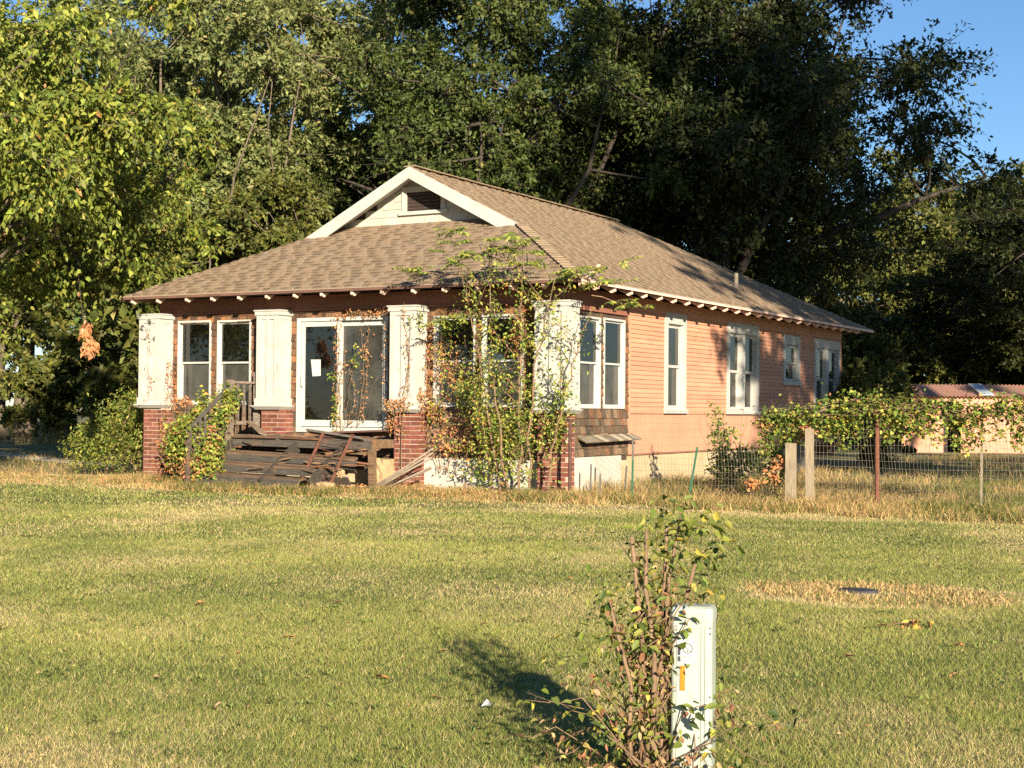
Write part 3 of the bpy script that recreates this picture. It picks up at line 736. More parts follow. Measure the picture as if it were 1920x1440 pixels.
# railing at the left of the landing and the stair
RXp = -6.71
plank(((RXp + .03, .47, .85), (RXp + .03, .47, 1.98), .095, .095, (0, 1, 0)), (2.0, 2.0, 1.95, 1), 'post', 'old_wood')
plank(((RXp, -.22, .55), (RXp, -.22, 1.83), .095, .095, (0, 1, 0)), (1.7, 1.6, 1.5, 1), 'post')
plank(((RXp + .03, .43, 1.79), (RXp, -.18, 1.79), .05, .035), (2.2, 2.1, 2.0, 1), 'rail')
plank(((RXp + .03, .43, 1.08), (RXp, -.18, 1.08), .045, .06), (1.8, 1.7, 1.6, 1), 'rail')
for k in range(3): plank(((RXp + .01, .30 - k * .16, 1.1), (RXp + .01, .30 - k * .16, 1.78), .032, .032, (0, 1, 0)), (1.3, 1.3, 1.25, 1), 'baluster')
plank(((RXp, -.24, 1.72), (RXp - .03, -1.22, .98), .045, .055), (.75, .88, .85, 1), 'handrail')
plank(((RXp, -.24, 1.00), (RXp - .03, -1.22, .30), .05, .07), (1.2, 1.15, 1.1, 1), 'rail')
for k in range(7):
    y = -.34 - k * .125; t = (y + .24) / -.98
    plank(((RXp - .01, y, .98 - .70 * t), (RXp - .01, y, 1.70 - .74 * t), .034, .034, (0, 1, 0)), (1.0, 1.0, 1.0, 1), 'baluster')
plank(((RXp - .03, -1.22, 0), (RXp - .03, -1.22, 1.0), .07, .07, (0, 1, 0)), (.9, .85, .8, 1), 'post')
mb = MB(); mb.beam((-6.63, .25, 1.08), (-6.02, -.12, .88), .20, .022, (0, .4, 1)); o = mb.build_thing('loose_board', 'old_wood', 'short grey board lying askew at the foot of the railing post', 'board'); o.color = (2.2, 2.0, 1.7, 1)
mb = MB(); mb.beam((-4.93, -.30, .965), (-3.78, -.33, .845), .15, .04, (0, .35, 1)); o = mb.build_thing('loose_board', 'old_wood', 'long dark grey board lying across the top of the broken steps', 'board'); o.color = (1.15, 1.2, 1.2, 1)
mb = MB(); mb.beam((-6.45, -1.55, .035), (-5.45, -1.45, .045), .14, .03); o = mb.build_thing('loose_board', 'white_paint', 'pale board half hidden in the grass before the steps', 'board')
mb = MB(); mb.box(-5.0, -4.1, -.05, .4, .86, .885); mb.beam((-4.75, .05, .90), (-3.7, .35, .95), .4, .03, (0, .2, 1)); o = mb.build_thing('warped_panel', 'rust_dark', 'dark warped roofing panel strewn with dead leaves on the landing', 'panel')
# rusty frame leaning on the steps
rf = thing('rusty_frame', (-4.2, -.95, 0), 'rusty bed frame with rods leaning against the broken steps', 'metal frame')
fl0, fl1 = Vector((-4.60, -.92, .16)), Vector((-4.42, -.58, .945)); fr0, fr1 = Vector((-4.02, -1.0, .02)), Vector((-3.80, -.62, .93))
for p, q, m in ((fl0, fl1, 'rust'), (fr0, fr1, 'rust')):
    mb = MB(); mb.beam(p, q, .035, .012, (0, -1, .3)); mb.beam(p + Vector((.014, .014, 0)), q + Vector((.014, .014, 0)), .010, .035, (0, -1, .3)); mb.build('angle_iron', m, rf)
for k in range(9):
    t = .06 + k * .105; a = fl0.lerp(fl1, t); b = fr0.lerp(fr1, t); mb = MB()
    mid_ = (a + b) / 2 + Vector((0, R.uniform(.0, .05), R.uniform(-.035, .01)))
    mb.tube([a, mid_, b] if k != 4 else [a, a.lerp(b, .55) + Vector((0, 0, -.06))], .007, 5); mb.build('rod', 'rust_dark', rf)
# stone block under the landing, poles beside it
def rock(name, c, s, m, label, cat):
    import bmesh
    bm = bmesh.new(); bmesh.ops.create_cube(bm, size=1); bmesh.ops.subdivide_edges(bm, edges=bm.edges[:], cuts=3, use_grid_fill=True)
    for v in bm.verts:
        v.co = Vector((v.co.x * s[0], v.co.y * s[1], v.co.z * s[2])) * (1 - .12 * (v.co.length - .5))
        v.co += Vector((R.uniform(-1, 1), R.uniform(-1, 1), R.uniform(-1, 1))) * .02
        v.co.z += s[2] / 2
    me = bpy.data.meshes.new(name); bm.to_mesh(me); bm.free()
    o = link(name, me, m); o.location = c; LOC[o.name] = Vector(c); return tag(o, label, cat)
rock('stone_block', (-3.78, .22, .0), (.30, .42, .52), 'stone', 'pale squared stone block under the broken landing', 'stone')
rock('rubble_stone', (-4.10, -.95, .0), (.26, .2, .16), 'stone', 'small tan rubble stone at the foot of the steps', 'stone')
rock('rubble_stone', (-4.05, -.62, .22), (.16, .12, .14), 'stone', 'small pale stone resting on a fallen step board', 'stone')
LBL = ['uppermost', 'second from top', 'middle', 'fourth from top', 'lowest']
for k in range(5):
    mb = MB(); a = Vector((-3.62 + k * .075, -.42 - k * .03, .02)); b = Vector((-2.62 + k * .02, -.02 - .05 * k, .72 - k * .075 - (.1 if k == 3 else 0)))
    mb.tube([a, a.lerp(b, .5) + Vector((0, 0, .015 * (k % 3 - 1))), b], .017, 7)
    mb.build_thing('pole', 'pole_grey', 'grey thin pole leaning on the brick pier, %s of five' % LBL[k], 'pole', 'poles leaning by the steps', smooth=True)
# dark tarp scrap
mb = MB(); vs = []; fs = []
for i in range(9):
    for j in range(5):
        vs.append((-4.75 + i * .1 + .02 * math.sin(j * 2), -1.62 + j * .07 + .03 * math.sin(i * 1.3), .05 + .05 * abs(math.sin(i * 1.1 + j * .9)) * (1 if 0 < i < 8 else .2)))
for i in range(8):
    for j in range(4): a = i * 5 + j; fs.append((a, a + 5, a + 6, a + 1))
mb._add(vs, fs); mb.build_thing('tarp_scrap', 'tarp', 'crumpled dark blue tarp scrap in the grass before the steps', 'tarp', smooth=True)

# ------------------------------------------------------------------ plants
G_FRESH = (.17, .24, .04); G_YEL = (.39, .39, .075); G_DARK = (.06, .10, .024); G_MID = (.11, .16, .03)
Y_LEAF = (.50, .38, .07); ORANGE = (.50, .215, .085); BROWN = (.22, .11, .055); TAN = (.42, .28, .15)
def foliage(name, pos, L, pal, parent, out=None, droop=.5, m='leaf', rich=False, wr=.52, jit=.25, up=.4):
    n = len(pos); ax = rnd_dir(n); ax[:, 2] = ax[:, 2] * .6 - droop
    nr = rnd_dir(n); nr[:, 2] = np.abs(nr[:, 2]) + up
    if out is not None: nr = nr * .8 + np.asarray(out); ax = ax + np.asarray(out) * .25
    Ls = NR.uniform(*L, n); W = Ls * wr * NR.uniform(.8, 1.2, n)
    me = leaf_mesh(name, pos, ax, nr, Ls, W, pick(pal, n, jit), rich=rich)
    o = link(name, me, m, parent); return o
def blob(c, r, n, shell=.45):
    d = rnd_dir(n); k = NR.uniform(.05, 1, (n, 1)) ** .55 * (1 + .22 * np.sin(d[:, :1] * 5 + c[0] * 3) * np.sin(d[:, 2:] * 6 + c[1])) * np.where(NR.random((n, 1)) < .1, 1.25, 1.0)
    return np.array(c) + d * k * np.array(r)
def along(pts, n, spread):
    P_ = np.array(pts, float); seg = np.linalg.norm(np.diff(P_, axis=0), axis=1); cum = np.concatenate([[0], np.cumsum(seg)])
    t = np.sort(NR.uniform(0, cum[-1], n)); o = np.stack([np.interp(t, cum, P_[:, i]) for i in range(3)], 1)
    return o + NR.normal(size=(n, 3)) * np.asarray(spread)
def wig(pts, amp, n=None):
    """subdivide a polyline with wiggle"""
    o = []
    for a, b in zip(pts[:-1], pts[1:]):
        a = Vector(a); b = Vector(b); k = max(2, int((b - a).length / .18))
        for i in range(k): o.append(a.lerp(b, i / k) + Vector((R.gauss(0, amp), R.gauss(0, amp), R.gauss(0, amp))) * (1 if (i or o) else 0))
    o.append(Vector(pts[-1])); return o
def plant(name, loc, label, cat, stems, leaves, group=None, stem_mat='stem'):
    """stems: (points, r0, r1); leaves: (name, positions, size range, palette, kwargs)"""
    t = thing(name, loc, label, cat, group)
    if stems:
        mb = MB()
        for pts, r0, r1 in stems:
            k = len(pts); mb.tube(pts, [r0 + (r1 - r0) * i / max(1, k - 1) for i in range(k)], 5)
        mb.build('stem', stem_mat, t, smooth=True)
    for nm, pos, L, pal, kw in leaves: foliage(nm, np.asarray(pos), L, pal, t, **kw)
    return t
def pinnate(base, dr, length, n, lw):
    """leaflets in pairs along a drooping stalk; returns stalk points, leaflet positions, axes"""
    base = Vector(base); d = Vector(dr).normalized(); side = d.cross(Vector((0, 0, 1))).normalized(); pts = []; pos = []; ax = []
    for i in range(n + 1):
        t = i / n; p = base + d * length * t + Vector((0, 0, -.28 * length * t * t)); pts.append(p)
        if i:
            for s in (-1, 1): pos.append(p); ax.append(side * s + d * .55 + Vector((0, 0, -.55 - R.uniform(0, .3))))
    pos.append(pts[-1]); ax.append(d + Vector((0, 0, -.4)))
    return pts, pos, ax
# corner shrub growing over the right hand column on to the roof
stems = []; pinp = []; pina = []; lp = []
roots = [(-1.35, -.02), (-1.15, -.15), (-1.0, -.05), (-.78, -.15), (-1.55, .1), (-.6, .0)]
tops = [(-1.9, -.3, 3.55), (-1.3, -.5, 3.9), (-.75, -.45, 3.85), (-.15, -.35, 3.6), (-1.75, -.15, 2.4), (.15, .1, 2.9)]
for (rx, ry), tp in zip(roots, tops):
    a = Vector((rx, ry, -.05)); b = Vector(tp)
    midp = a.lerp(b, .5) + Vector((R.uniform(-.12, .12), R.uniform(-.15, 0), .25))
    st = wig([a, midp, b], .018); stems.append((st, .022, .006)); lp.append(along(st, 160, (.15, .11, .13)))
    for j in range(7):
        t = R.uniform(.35, .95); i = int(t * (len(st) - 1)); s0 = st[i]
        tip = s0 + Vector((R.uniform(-.6, .6), R.uniform(-.35, .05), R.uniform(.1, .7))); tw = wig([s0, tip], .015); stems.append((tw, .008, .003)); lp.append(along(tw, 50, .06))
brs = [((-1.3, -.45, 3.7), (-1.75, -.75, 4.12)), ((-1.1, -.4, 3.7), (-1.0, -.7, 3.95)), ((-1.9, -.25, 3.45), (-3.0, -.5, 3.62)), ((-1.6, -.2, 3.3), (-2.2, -.6, 3.95)),
       ((-.7, -.4, 3.6), (-.55, -.7, 3.9)), ((-.2, -.3, 3.4), (.55, .3, 3.62)), ((.2, .0, 3.1), (.75, .9, 2.95)), ((-1.5, -.2, 2.9), (-2.6, -.1, 2.75)), ((-.1, -.2, 3.3), (.05, -.3, 3.5)), ((-.9, -.5, 3.5), (-.4, -.6, 3.65)),
       ((-1.0, -.3, 3.6), (-.8, -.6, 4.0)), ((-1.4, -.5, 3.75), (-1.6, -.7, 3.7)), ((.1, -.1, 3.3), (.45, .35, 3.3))]
for a, b in brs:
    tw = wig([a, b], .02); stems.append((tw, .010, .004))
    for j in range(9):
        p = tw[min(len(tw) - 1, int(R.uniform(.35, 1) * len(tw)))]; ang = R.uniform(0, 6.28)
        pt_, po, axx = pinnate(p, (math.cos(ang), math.sin(ang) - .25, R.uniform(-.1, .55)), R.uniform(.22, .38), 7, .03)
        stems.append((pt_, .003, .002)); pinp += po; pina += axx
SH = plant('corner_shrub', (-1.0, -.1, 0), 'tall straggly green shrub climbing the white corner column on to the roof edge', 'shrub', stems,
      [('foliage', np.concatenate(lp), (.04, .085), [(5, G_FRESH), (6, G_YEL), (2, G_DARK), (.35, ORANGE), (.5, Y_LEAF)], dict(out=(.2, -.5, .1), droop=.5))])
n = len(pinp); ax = np.array([tuple(a) for a in pina]); nr = rnd_dir(n) * .4 + np.array([.2, -.5, .8])
link('leaflets', leaf_mesh('leaflets', np.array([tuple(p) for p in pinp]), ax, nr, NR.uniform(.07, .12, n), NR.uniform(.025, .036, n), pick([(5, G_FRESH), (4, G_YEL), (2, G_MID)], n)), 'leaf', SH)
lowp = np.concatenate([blob((-1.15, -.1, .95), (.75, .28, .55), 700), blob((-.85, -.05, 1.7), (.45, .22, .6), 300), blob((-1.5, .0, .45), (.8, .25, .4), 520), blob((-.45, .15, 1.15), (.3, .25, .5), 500)])
foliage('low_foliage', lowp, (.04, .08), [(5, G_FRESH), (6, G_YEL), (2, G_DARK), (.4, ORANGE), (.4, TAN)], SH, out=(.2, -.5, .1))

# dead creeper over the right porch windows
st = []; lv = []
for k in range(15):
    x = R.uniform(-3.15, -1.25); y = .50; p0 = (x, y, .3); p1 = (x + R.uniform(-.3, .3), y, R.uniform(1.3, 2.6)); w_ = wig([p0, p1], .03); st.append((w_, .006, .003)); lv.append(along(w_, 45, (.06, .05, .06)))
lv.append(blob((-2.75, .46, 2.2), (.35, .10, .45), 480)); lv.append(blob((-2.45, .46, 1.75), (.45, .10, .40), 420)); lv.append(blob((-2.2, .45, 1.0), (1.0, .12, .35), 380))
lv.append(blob((-2.95, .46, 1.35), (.25, .1, .25), 250)); lv.append(blob((-1.33, .46, 2.6), (.16, .12, .5), 380)); lv.append(blob((-2.1, .4, .75), (1.0, .15, .12), 420))
plant('dead_creeper', (-2.2, .4, 0), 'orange and yellow dying creeper hanging over the right hand porch windows', 'creeper', st,
      [('foliage', np.concatenate(lv), (.03, .07), [(4, ORANGE), (4, BROWN), (2, TAN), (2, G_YEL), (1.5, G_FRESH), (.6, Y_LEAF)], dict(out=(.1, -.6, 0), m='leaf_dry', droop=.7)),
       ('green_foliage', np.concatenate([blob((-2.3, .4, 1.6), (.18, .12, .45), 220), blob((-1.95, .4, 1.9), (.35, .12, .5), 200), blob((-2.6, .3, 2.75), (.3, .12, .2), 160), blob((-1.6, .35, 1.1), (.6, .15, .4), 500)]), (.045, .085), [(4, G_FRESH), (4, G_YEL), (1, G_DARK)], dict(out=(.1, -.6, 0)))])
# creeper round the middle column and the door
st = []; lv = []
for (x, y, z0, z1, n_) in ((-3.95, .58, .9, 2.85, 190), (-3.85, .58, 1.0, 2.95, 240), (-3.78, .55, .9, 2.7, 200), (-3.42, .27, .85, 3.12, 150), (-3.3, .27, 1.3, 2.9, 60), (-5.0, .60, .95, 2.95, 90), (-4.98, .60, .95, 2.95, 120), (-4.85, .59, .95, 2.4, 60), (-4.72, .59, 1.0, 2.2, 45), (-4.5, .59, 1.0, 2.7, 60), (-4.35, .59, 1.1, 2.8, 70), (-3.05, .58, 1.3, 2.8, 160)):
    w_ = wig([(x + R.uniform(-.1, .1), y, z0), (x + R.uniform(-.12, .12), y, (z0 + z1) / 2), (x, y, z1)], .02); st.append((w_, .005, .003)); lv.append(along(w_, n_, (.035, .025, .04)))
lv.append(along([(-5.0, .57, 2.96), (-4.4, .57, 2.95), (-3.8, .5, 3.02)], 170, (.06, .04, .04))); lv.append(blob((-3.5, .2, 1.42), (.32, .10, .13), 300)); lv.append(blob((-3.15, .4, 1.5), (.14, .12, .25), 200)); lv.append(blob((-3.6, .22, 1.15), (.12, .1, .25), 80))
w_ = wig([(-4.9, .59, .95), (-4.5, .55, 1.25), (-4.1, .55, 1.9)], .02); st.append((w_, .004, .003)); w_ = wig([(-4.9, .59, .95), (-4.75, .55, 1.5), (-4.6, .55, 2.2)], .02); st.append((w_, .004, .003))
w_ = wig([(-3.4, .28, .1), (-3.45, .28, .8), (-3.4, .26, 1.25)], .012); st.append((w_, .01, .006))
plant('door_creeper', (-4.0, .5, .86), 'dry brown creeper strung over the sliding door and the middle white column', 'creeper', st,
      [('foliage', np.concatenate(lv), (.028, .062), [(6, ORANGE), (3, TAN), (3, BROWN), (.8, G_YEL)], dict(out=(.1, -.6, 0), m='leaf_dry', droop=.7)),
       ('green_foliage', np.concatenate([blob((-5.05, .5, 1.9), (.1, .08, .1), 26), blob((-4.55, .5, 2.2), (.08, .08, .3), 40), blob((-5.0, .5, 1.35), (.06, .06, .4), 50), blob((-3.15, .3, 2.8), (.2, .12, .2), 60)]), (.05, .09), [(4, G_FRESH), (2, G_YEL)], dict(out=(.1, -.6, 0)))])
# creeper on the left column
st = []; lv = []
for (pts, n_) in (([(-8.85, .27, .6), (-8.78, .4, 1.4), (-8.80, .5, 2.2)], 190), ([(-9.05, .27, 1.3), (-9.08, .27, 2.2), (-9.05, .27, 3.1)], 46), ([(-9.2, .27, 1.3), (-9.0, .27, 1.9)], 40), ([(-8.7, .55, 1.2), (-8.78, .6, 2.1)], 140)):
    w_ = wig(pts, .015); st.append((w_, .005, .002)); lv.append(along(w_, n_, .035))
plant('column_creeper', (-8.9, .4, 0), 'thin reddish creeper on the leftmost white column', 'creeper', st, [('foliage', np.concatenate(lv), (.025, .055), [(5, ORANGE), (3, BROWN), (2, (.35, .10, .05)), (1, G_YEL)], dict(out=(.1, -.6, 0), m='leaf_dry'))])
# bush at the stair railing
bl = [(c_, r_, int(n_ * 1.7)) for c_, r_, n_ in [((-7.2, -.45, .5), (.62, .4, .5), 850), ((-7.15, -.5, 1.0), (.52, .4, .4), 760), ((-6.85, -.55, 1.15), (.35, .3, .35), 420), ((-7.55, -.1, .9), (.33, .3, .4), 420), ((-7.6, .0, .3), (.38, .3, .3), 330), ((-6.6, -.9, .5), (.35, .3, .45), 380), ((-6.7, -.3, 1.5), (.22, .22, .28), 230), ((-7.0, .15, 1.55), (.25, .18, .25), 130), ((-6.4, -1.15, .3), (.3, .25, .28), 230), ((-7.35, -.2, 1.5), (.12, .1, .22), 60), ((-6.95, -1.15, .8), (.3, .25, .4), 520), ((-7.3, -.75, .6), (.4, .3, .45), 500)]]
st = []
for k in range(26):
    a = Vector((R.uniform(-8.2, -6.5), R.uniform(-.7, .1), 0)); b = a + Vector((R.uniform(-.3, .3), R.uniform(-.2, .2), R.uniform(.7, 1.55))); st.append((wig([a, b], .025), .009, .004))
plant('railing_bush', (-7.4, -.3, 0), 'tangled yellow green bush smothering the left stair railing', 'bush', st,
      [('foliage', np.concatenate([blob(*b) for b in bl]), (.05, .10), [(6, G_FRESH), (6, G_YEL), (2, G_MID), (.5, ORANGE), (.5, Y_LEAF), (.4, BROWN)], dict(out=(.15, -.4, .1), wr=.62)),
       ('dead_foliage', np.concatenate([along([(-6.62, -.75, 1.05), (-6.6, -.85, .6), (-6.4, -1.0, .35)], 200, (.05, .05, .06)), blob((-7.4, -.65, 1.45), (.28, .1, .10), 160), blob((-7.1, -.9, .35), (.6, .3, .25), 420), blob((-8.0, -.35, .8), (.25, .15, .35), 200), blob((-7.0, -.8, .5), (.5, .3, .4), 420), blob((-6.7, -1.1, .35), (.35, .25, .28), 200)]), (.04, .08), [(5, ORANGE), (3, TAN), (2, BROWN)], dict(out=(.15, -.4, 0), m='leaf_dry'))])
# dense shrub at the left of the house
bl = [((-10.6, 1.4, .8), (1.1, .9, .85), 4200), ((-10.1, 1.7, 1.4), (.7, .7, .7), 2600), ((-11.3, 1.0, .55), (.6, .5, .5), 1500), ((-9.9, 2.3, 1.9), (.6, .7, .6), 1700), ((-11.0, 1.9, 1.2), (.7, .6, .6), 1700)]
st = [(wig([(-10.6 + R.uniform(-.6, .6), 1.5 + R.uniform(-.3, .5), 0), (-10.5 + R.uniform(-.9, .9), 1.5 + R.uniform(-.5, .6), R.uniform(.9, 1.8))], .03), .02, .006) for k in range(12)]
plant('rounded_shrub', (-10.6, 1.4, 0), 'dense olive green shrub beside the leftmost brick pier', 'shrub', st,
      [('foliage', np.concatenate([blob(*b) for b in bl]), (.05, .10), [(5, (.21, .23, .045)), (4, (.29, .29, .055)), (3, G_MID), (1, G_DARK)], dict(out=(.2, -.3, .2), wr=.42))])
# weed by the side wall
bl = [((1.55, 2.2, .45), (.33, .35, .45), 900), ((1.45, 2.25, .95), (.25, .22, .28), 260), ((1.85, 2.3, .6), (.25, .25, .3), 320), ((1.35, 2.2, 1.3), (.12, .1, .25), 50)]
st = [(wig([(1.5 + R.uniform(-.1, .1), 2.2, 0), (1.5 + R.uniform(-.4, .4), 2.2 + R.uniform(-.2, .2), R.uniform(.8, 1.5))], .02), .008, .003) for k in range(9)]
plant('wall_weed', (1.5, 2.2, 0), 'leafy pokeweed like plant before the pink side wall inside the fence', 'plant', st,
      [('foliage', np.concatenate([blob(*b) for b in bl]), (.05, .11), [(5, G_FRESH), (4, G_YEL), (2, G_DARK), (.5, TAN)], dict(out=(.2, -.4, .1)))])

# ------------------------------------------------------------------ fence and posts
FN = thing('wire_fence', (3.0, .5, 0), 'low welded wire fence on mixed metal posts running right from the house', 'fence')
path = [(-.13, -.02), (.68, .50), (1.70, .50), (3.30, .62), (4.39, .75), (5.79, .95), (9.0, 1.3)]
tops_z = [1.30, 1.34, 1.36, 1.40, 1.42, 1.40, 1.40]
cum = [0]
for (a, b), (c, d) in zip(path[:-1], path[1:]): cum.append(cum[-1] + math.hypot(c - a, d - b))
def fpt(s, z):
    x = np.interp(s, cum, [p[0] for p in path]); y = np.interp(s, cum, [p[1] for p in path]); b_ = .035 * math.sin(s * 3.1 + z * 2) * math.sin(z * 2.2)
    return (x + b_, y + b_ * .5, z)
verts = []; faces = []
def wire(pts, r):
    b = len(verts); P_ = [Vector(p) for p in pts]
    for i, p in enumerate(P_):
        d = (P_[min(i + 1, len(P_) - 1)] - P_[max(i - 1, 0)]).normalized(); a = d.cross(Vector((.3, .8, .52))).normalized(); c = d.cross(a)
        for k in range(3): t = k * 2.0944; verts.append(p + (a * math.cos(t) + c * math.sin(t)) * r)
    for i in range(len(P_) - 1):
        for k in range(3):
            q = b + i * 3; k2 = (k + 1) % 3; faces.append((q + k, q + k2, q + 3 + k2)); faces.append((q + k, q + 3 + k2, q + 3 + k))
s = 1.0
while s < cum[-1]:
    zt = np.interp(s, cum, tops_z); ph = R.uniform(0, 6)
    wire([tuple(Vector(fpt(s + .012 * math.sin(z * 4 + ph * .3), z))) for z in np.linspace(.02, zt, 8)], .0019); s += .0508
for k in range(14):
    f = k / 13
    wire([fpt(s_, .03 + f * (np.interp(s_, cum, tops_z) - .03) + .012 * math.sin(s_ * 2.3 + k)) for s_ in np.linspace(1.0, cum[-1], 90)], .0019 if k < 13 else .0026)
link('wire_mesh', np_mesh('wire_mesh', np.array([tuple(v) for v in verts]), np.array(faces)), 'wire', FN)
def tpost(p, q, m, split=None):
    mb = MB(); p = Vector(p); q = Vector(q); mb.beam(p, q, .032, .008, (0, 1, 0)); mb.beam(p + Vector((0, .014, 0)), q + Vector((0, .014, 0)), .008, .026, (0, 1, 0))
    return mb.build('metal_post', m, FN)
tpost((.68, .47, 0), (.69, .47, .60), 'post_green'); tpost((.69, .47, .601), (.69, .47, .93), 'post_grey')
tpost((1.62, .44, -.02), (1.75, .47, .815), 'post_green')
mb = MB(); mb.tube([(-.12, -.06, -.1), (-.12, -.06, 1.22)], .026, 8); mb.build('metal_post', 'rust_dark', FN)
mb = MB(); mb.tube([(4.39, .73, -.1), (4.385, .73, 1.42)], .034, 8); mb.build('metal_post', 'rust', FN)
tpost((5.79, .92, 0), (5.80, .92, 1.35), 'pole_grey'); tpost((8.6, 1.2, 0), (8.6, 1.2, 1.4), 'rust')
for k, (x, y, z, lean, l_) in enumerate([(.10, .80, .50, .01, 'short grey stake nearest the corner column'), (.30, .75, .36, .0, 'shortest thin stake before the white foundation'), (.62, .95, .48, .04, 'leaning grey stake at the right end of the white foundation')]):
    mb = MB(); mb.beam((x - .3, y, 0), (x - .3 + lean, y, z), .022, .022, (0, 1, 0)); mb.build_thing('stake', 'post_grey', l_, 'stake')
mb = MB(); mb.beam((3.24, .36, -.1), (3.24, .37, .90), .135, .10, (0, 1, 0)); mb.build_thing('wooden_post', 'post_wood', 'shorter and wider of the two weathered square wooden gate posts', 'post')
mb = MB(); mb.beam((3.565, .26, -.1), (3.545, .27, 1.115), .10, .09, (0, 1, 0)); mb.build_thing('wooden_post', 'post_wood', 'taller and narrower of the two weathered square wooden gate posts', 'post')
# vine along the fence top
st = []; lv = []
tp = [(2.75, .65, 1.25), (3.3, .6, 1.35), (4.0, .65, 1.45), (4.8, .7, 1.42), (5.6, .85, 1.40), (6.5, 1.0, 1.42), (7.6, 1.1, 1.40)]
for k in range(9):
    w_ = wig([(p[0] + R.uniform(-.1, .1), p[1] + R.uniform(-.08, .08), p[2] + R.uniform(-.12, .10)) for p in tp], .035); st.append((w_, .008, .004)); lv.append(along(w_, 330, (.10, .10, .085)))
for k in range(26):
    x = R.uniform(2.8, 7.0); y = .62 + (x - 3) * .11; a = (x, y, 1.3); b = (x + R.uniform(-.3, .3), y - R.uniform(0, .12), R.uniform(.75, 1.1) if R.random() < .6 else R.uniform(1.5, 1.75)); w_ = wig([a, b], .03); st.append((w_, .005, .002)); lv.append(along(w_, 46, .05))
lv += [blob((2.85, .75, .75), (.28, .25, .55), 700), blob((5.6, .85, 1.05), (.5, .15, .25), 240), blob((6.6, 1.0, 1.1), (.5, .15, .25), 200), blob((4.9, .75, 1.15), (.35, .15, .2), 280), blob((3.2, .72, 1.1), (.35, .15, .3), 420), blob((3.9, .72, 1.2), (.4, .15, .25), 380)]
plant('fence_vine', (4.5, .7, 0), 'leafy green vine draped along the top of the wire fence', 'vine', st,
      [('foliage', np.concatenate(lv), (.045, .085), [(7, G_FRESH), (4, G_YEL), (3, G_MID), (.6, Y_LEAF), (.4, ORANGE)], dict(out=(.2, -.3, .3), wr=.75)),
       ('dead_foliage', np.concatenate([blob((2.95, .35, .42), (.13, .1, .12), 60), blob((2.7, .3, .3), (.12, .1, .1), 50), blob((3.05, .4, .62), (.1, .1, .14), 60), blob((3.45, .45, 1.1), (.1, .1, .1), 50), blob((2.75, .6, 1.15), (.1, .1, .16), 60)]), (.06, .11), [(5, ORANGE), (3, TAN)], dict(out=(.2, -.3, 0), m='leaf_dry'))])

# ------------------------------------------------------------------ shed behind
a = Vector((-3.1, 30.2, 0)); b = Vector((5.2, 34.8, 0)); ud = (b - a).normalized(); nd = Vector((-ud.y, ud.x, 0))
SD = thing('shed', ((a + b) / 2 + nd * 1.6)[:], 'long low pink shed with a rusty corrugated roof beyond the fence', 'shed')
def sbox(mb, u0, u1, d0, d1, z0, z1):
    ps = [a + ud * u + nd * d + Vector((0, 0, z)) for z in (z0, z1) for (u, d) in ((u0, d0), (u1, d0), (u1, d1), (u0, d1))]
    mb._add(ps, MB.BF)
Ls = (b - a).length
mb = MB()
for u0, u1 in ((0, 1.42), (2.02, Ls)): sbox(mb, u0, u1, 0, .1, 0, 1.95)
sbox(mb, 1.42, 2.02, 0, .1, 1.75, 1.95)
sbox(mb, 0, .1, .1, 3.2, 0, 1.95); sbox(mb, Ls - .1, Ls, .1, 3.2, 0, 1.95); sbox(mb, .1, Ls - .1, 3.1, 3.2, 0, 2.2); mb.build('wall', 'shed_pink', SD)
mb = MB(); sbox(mb, 1.42, 2.02, .8, .84, 0, 1.75); mb.build('doorway', 'dark_fill', SD)  # near-black sheet inside the opening, painting the unlit interior
vs = []; fs = []; n_ = 150
for i in range(n_ + 1):
    u = -.2 + (Ls + .4) * i / n_; zz = .028 * (1 if i % 2 else -1)
    vs += [tuple(a + ud * u + nd * -.25 + Vector((0, 0, 1.92 + zz))), tuple(a + ud * u + nd * 1.7 + Vector((0, 0, 2.36 + zz))), tuple(a + ud * u + nd * 3.5 + Vector((0, 0, 2.1 + zz)))]
for i in range(n_): fs += [(3 * i, 3 * i + 3, 3 * i + 4, 3 * i + 1), (3 * i + 1, 3 * i + 4, 3 * i + 5, 3 * i + 2)]
mb = MB(); mb._add(vs, fs); mb.build('roof', 'shed_roof', SD)
mb = MB(); p0 = [a + ud * 2.62 + nd * -.28, a + ud * 3.05 + nd * -.28]
mb.prism([p0[0] + Vector((0, 0, 1.97)), p0[1] + Vector((0, 0, 1.97)), p0[1] + nd * 1.5 + Vector((0, 0, 2.36)), p0[0] + nd * 1.5 + Vector((0, 0, 2.36))], (0, 0, .03)); mb.build('roof_patch', 'pale_metal', SD)

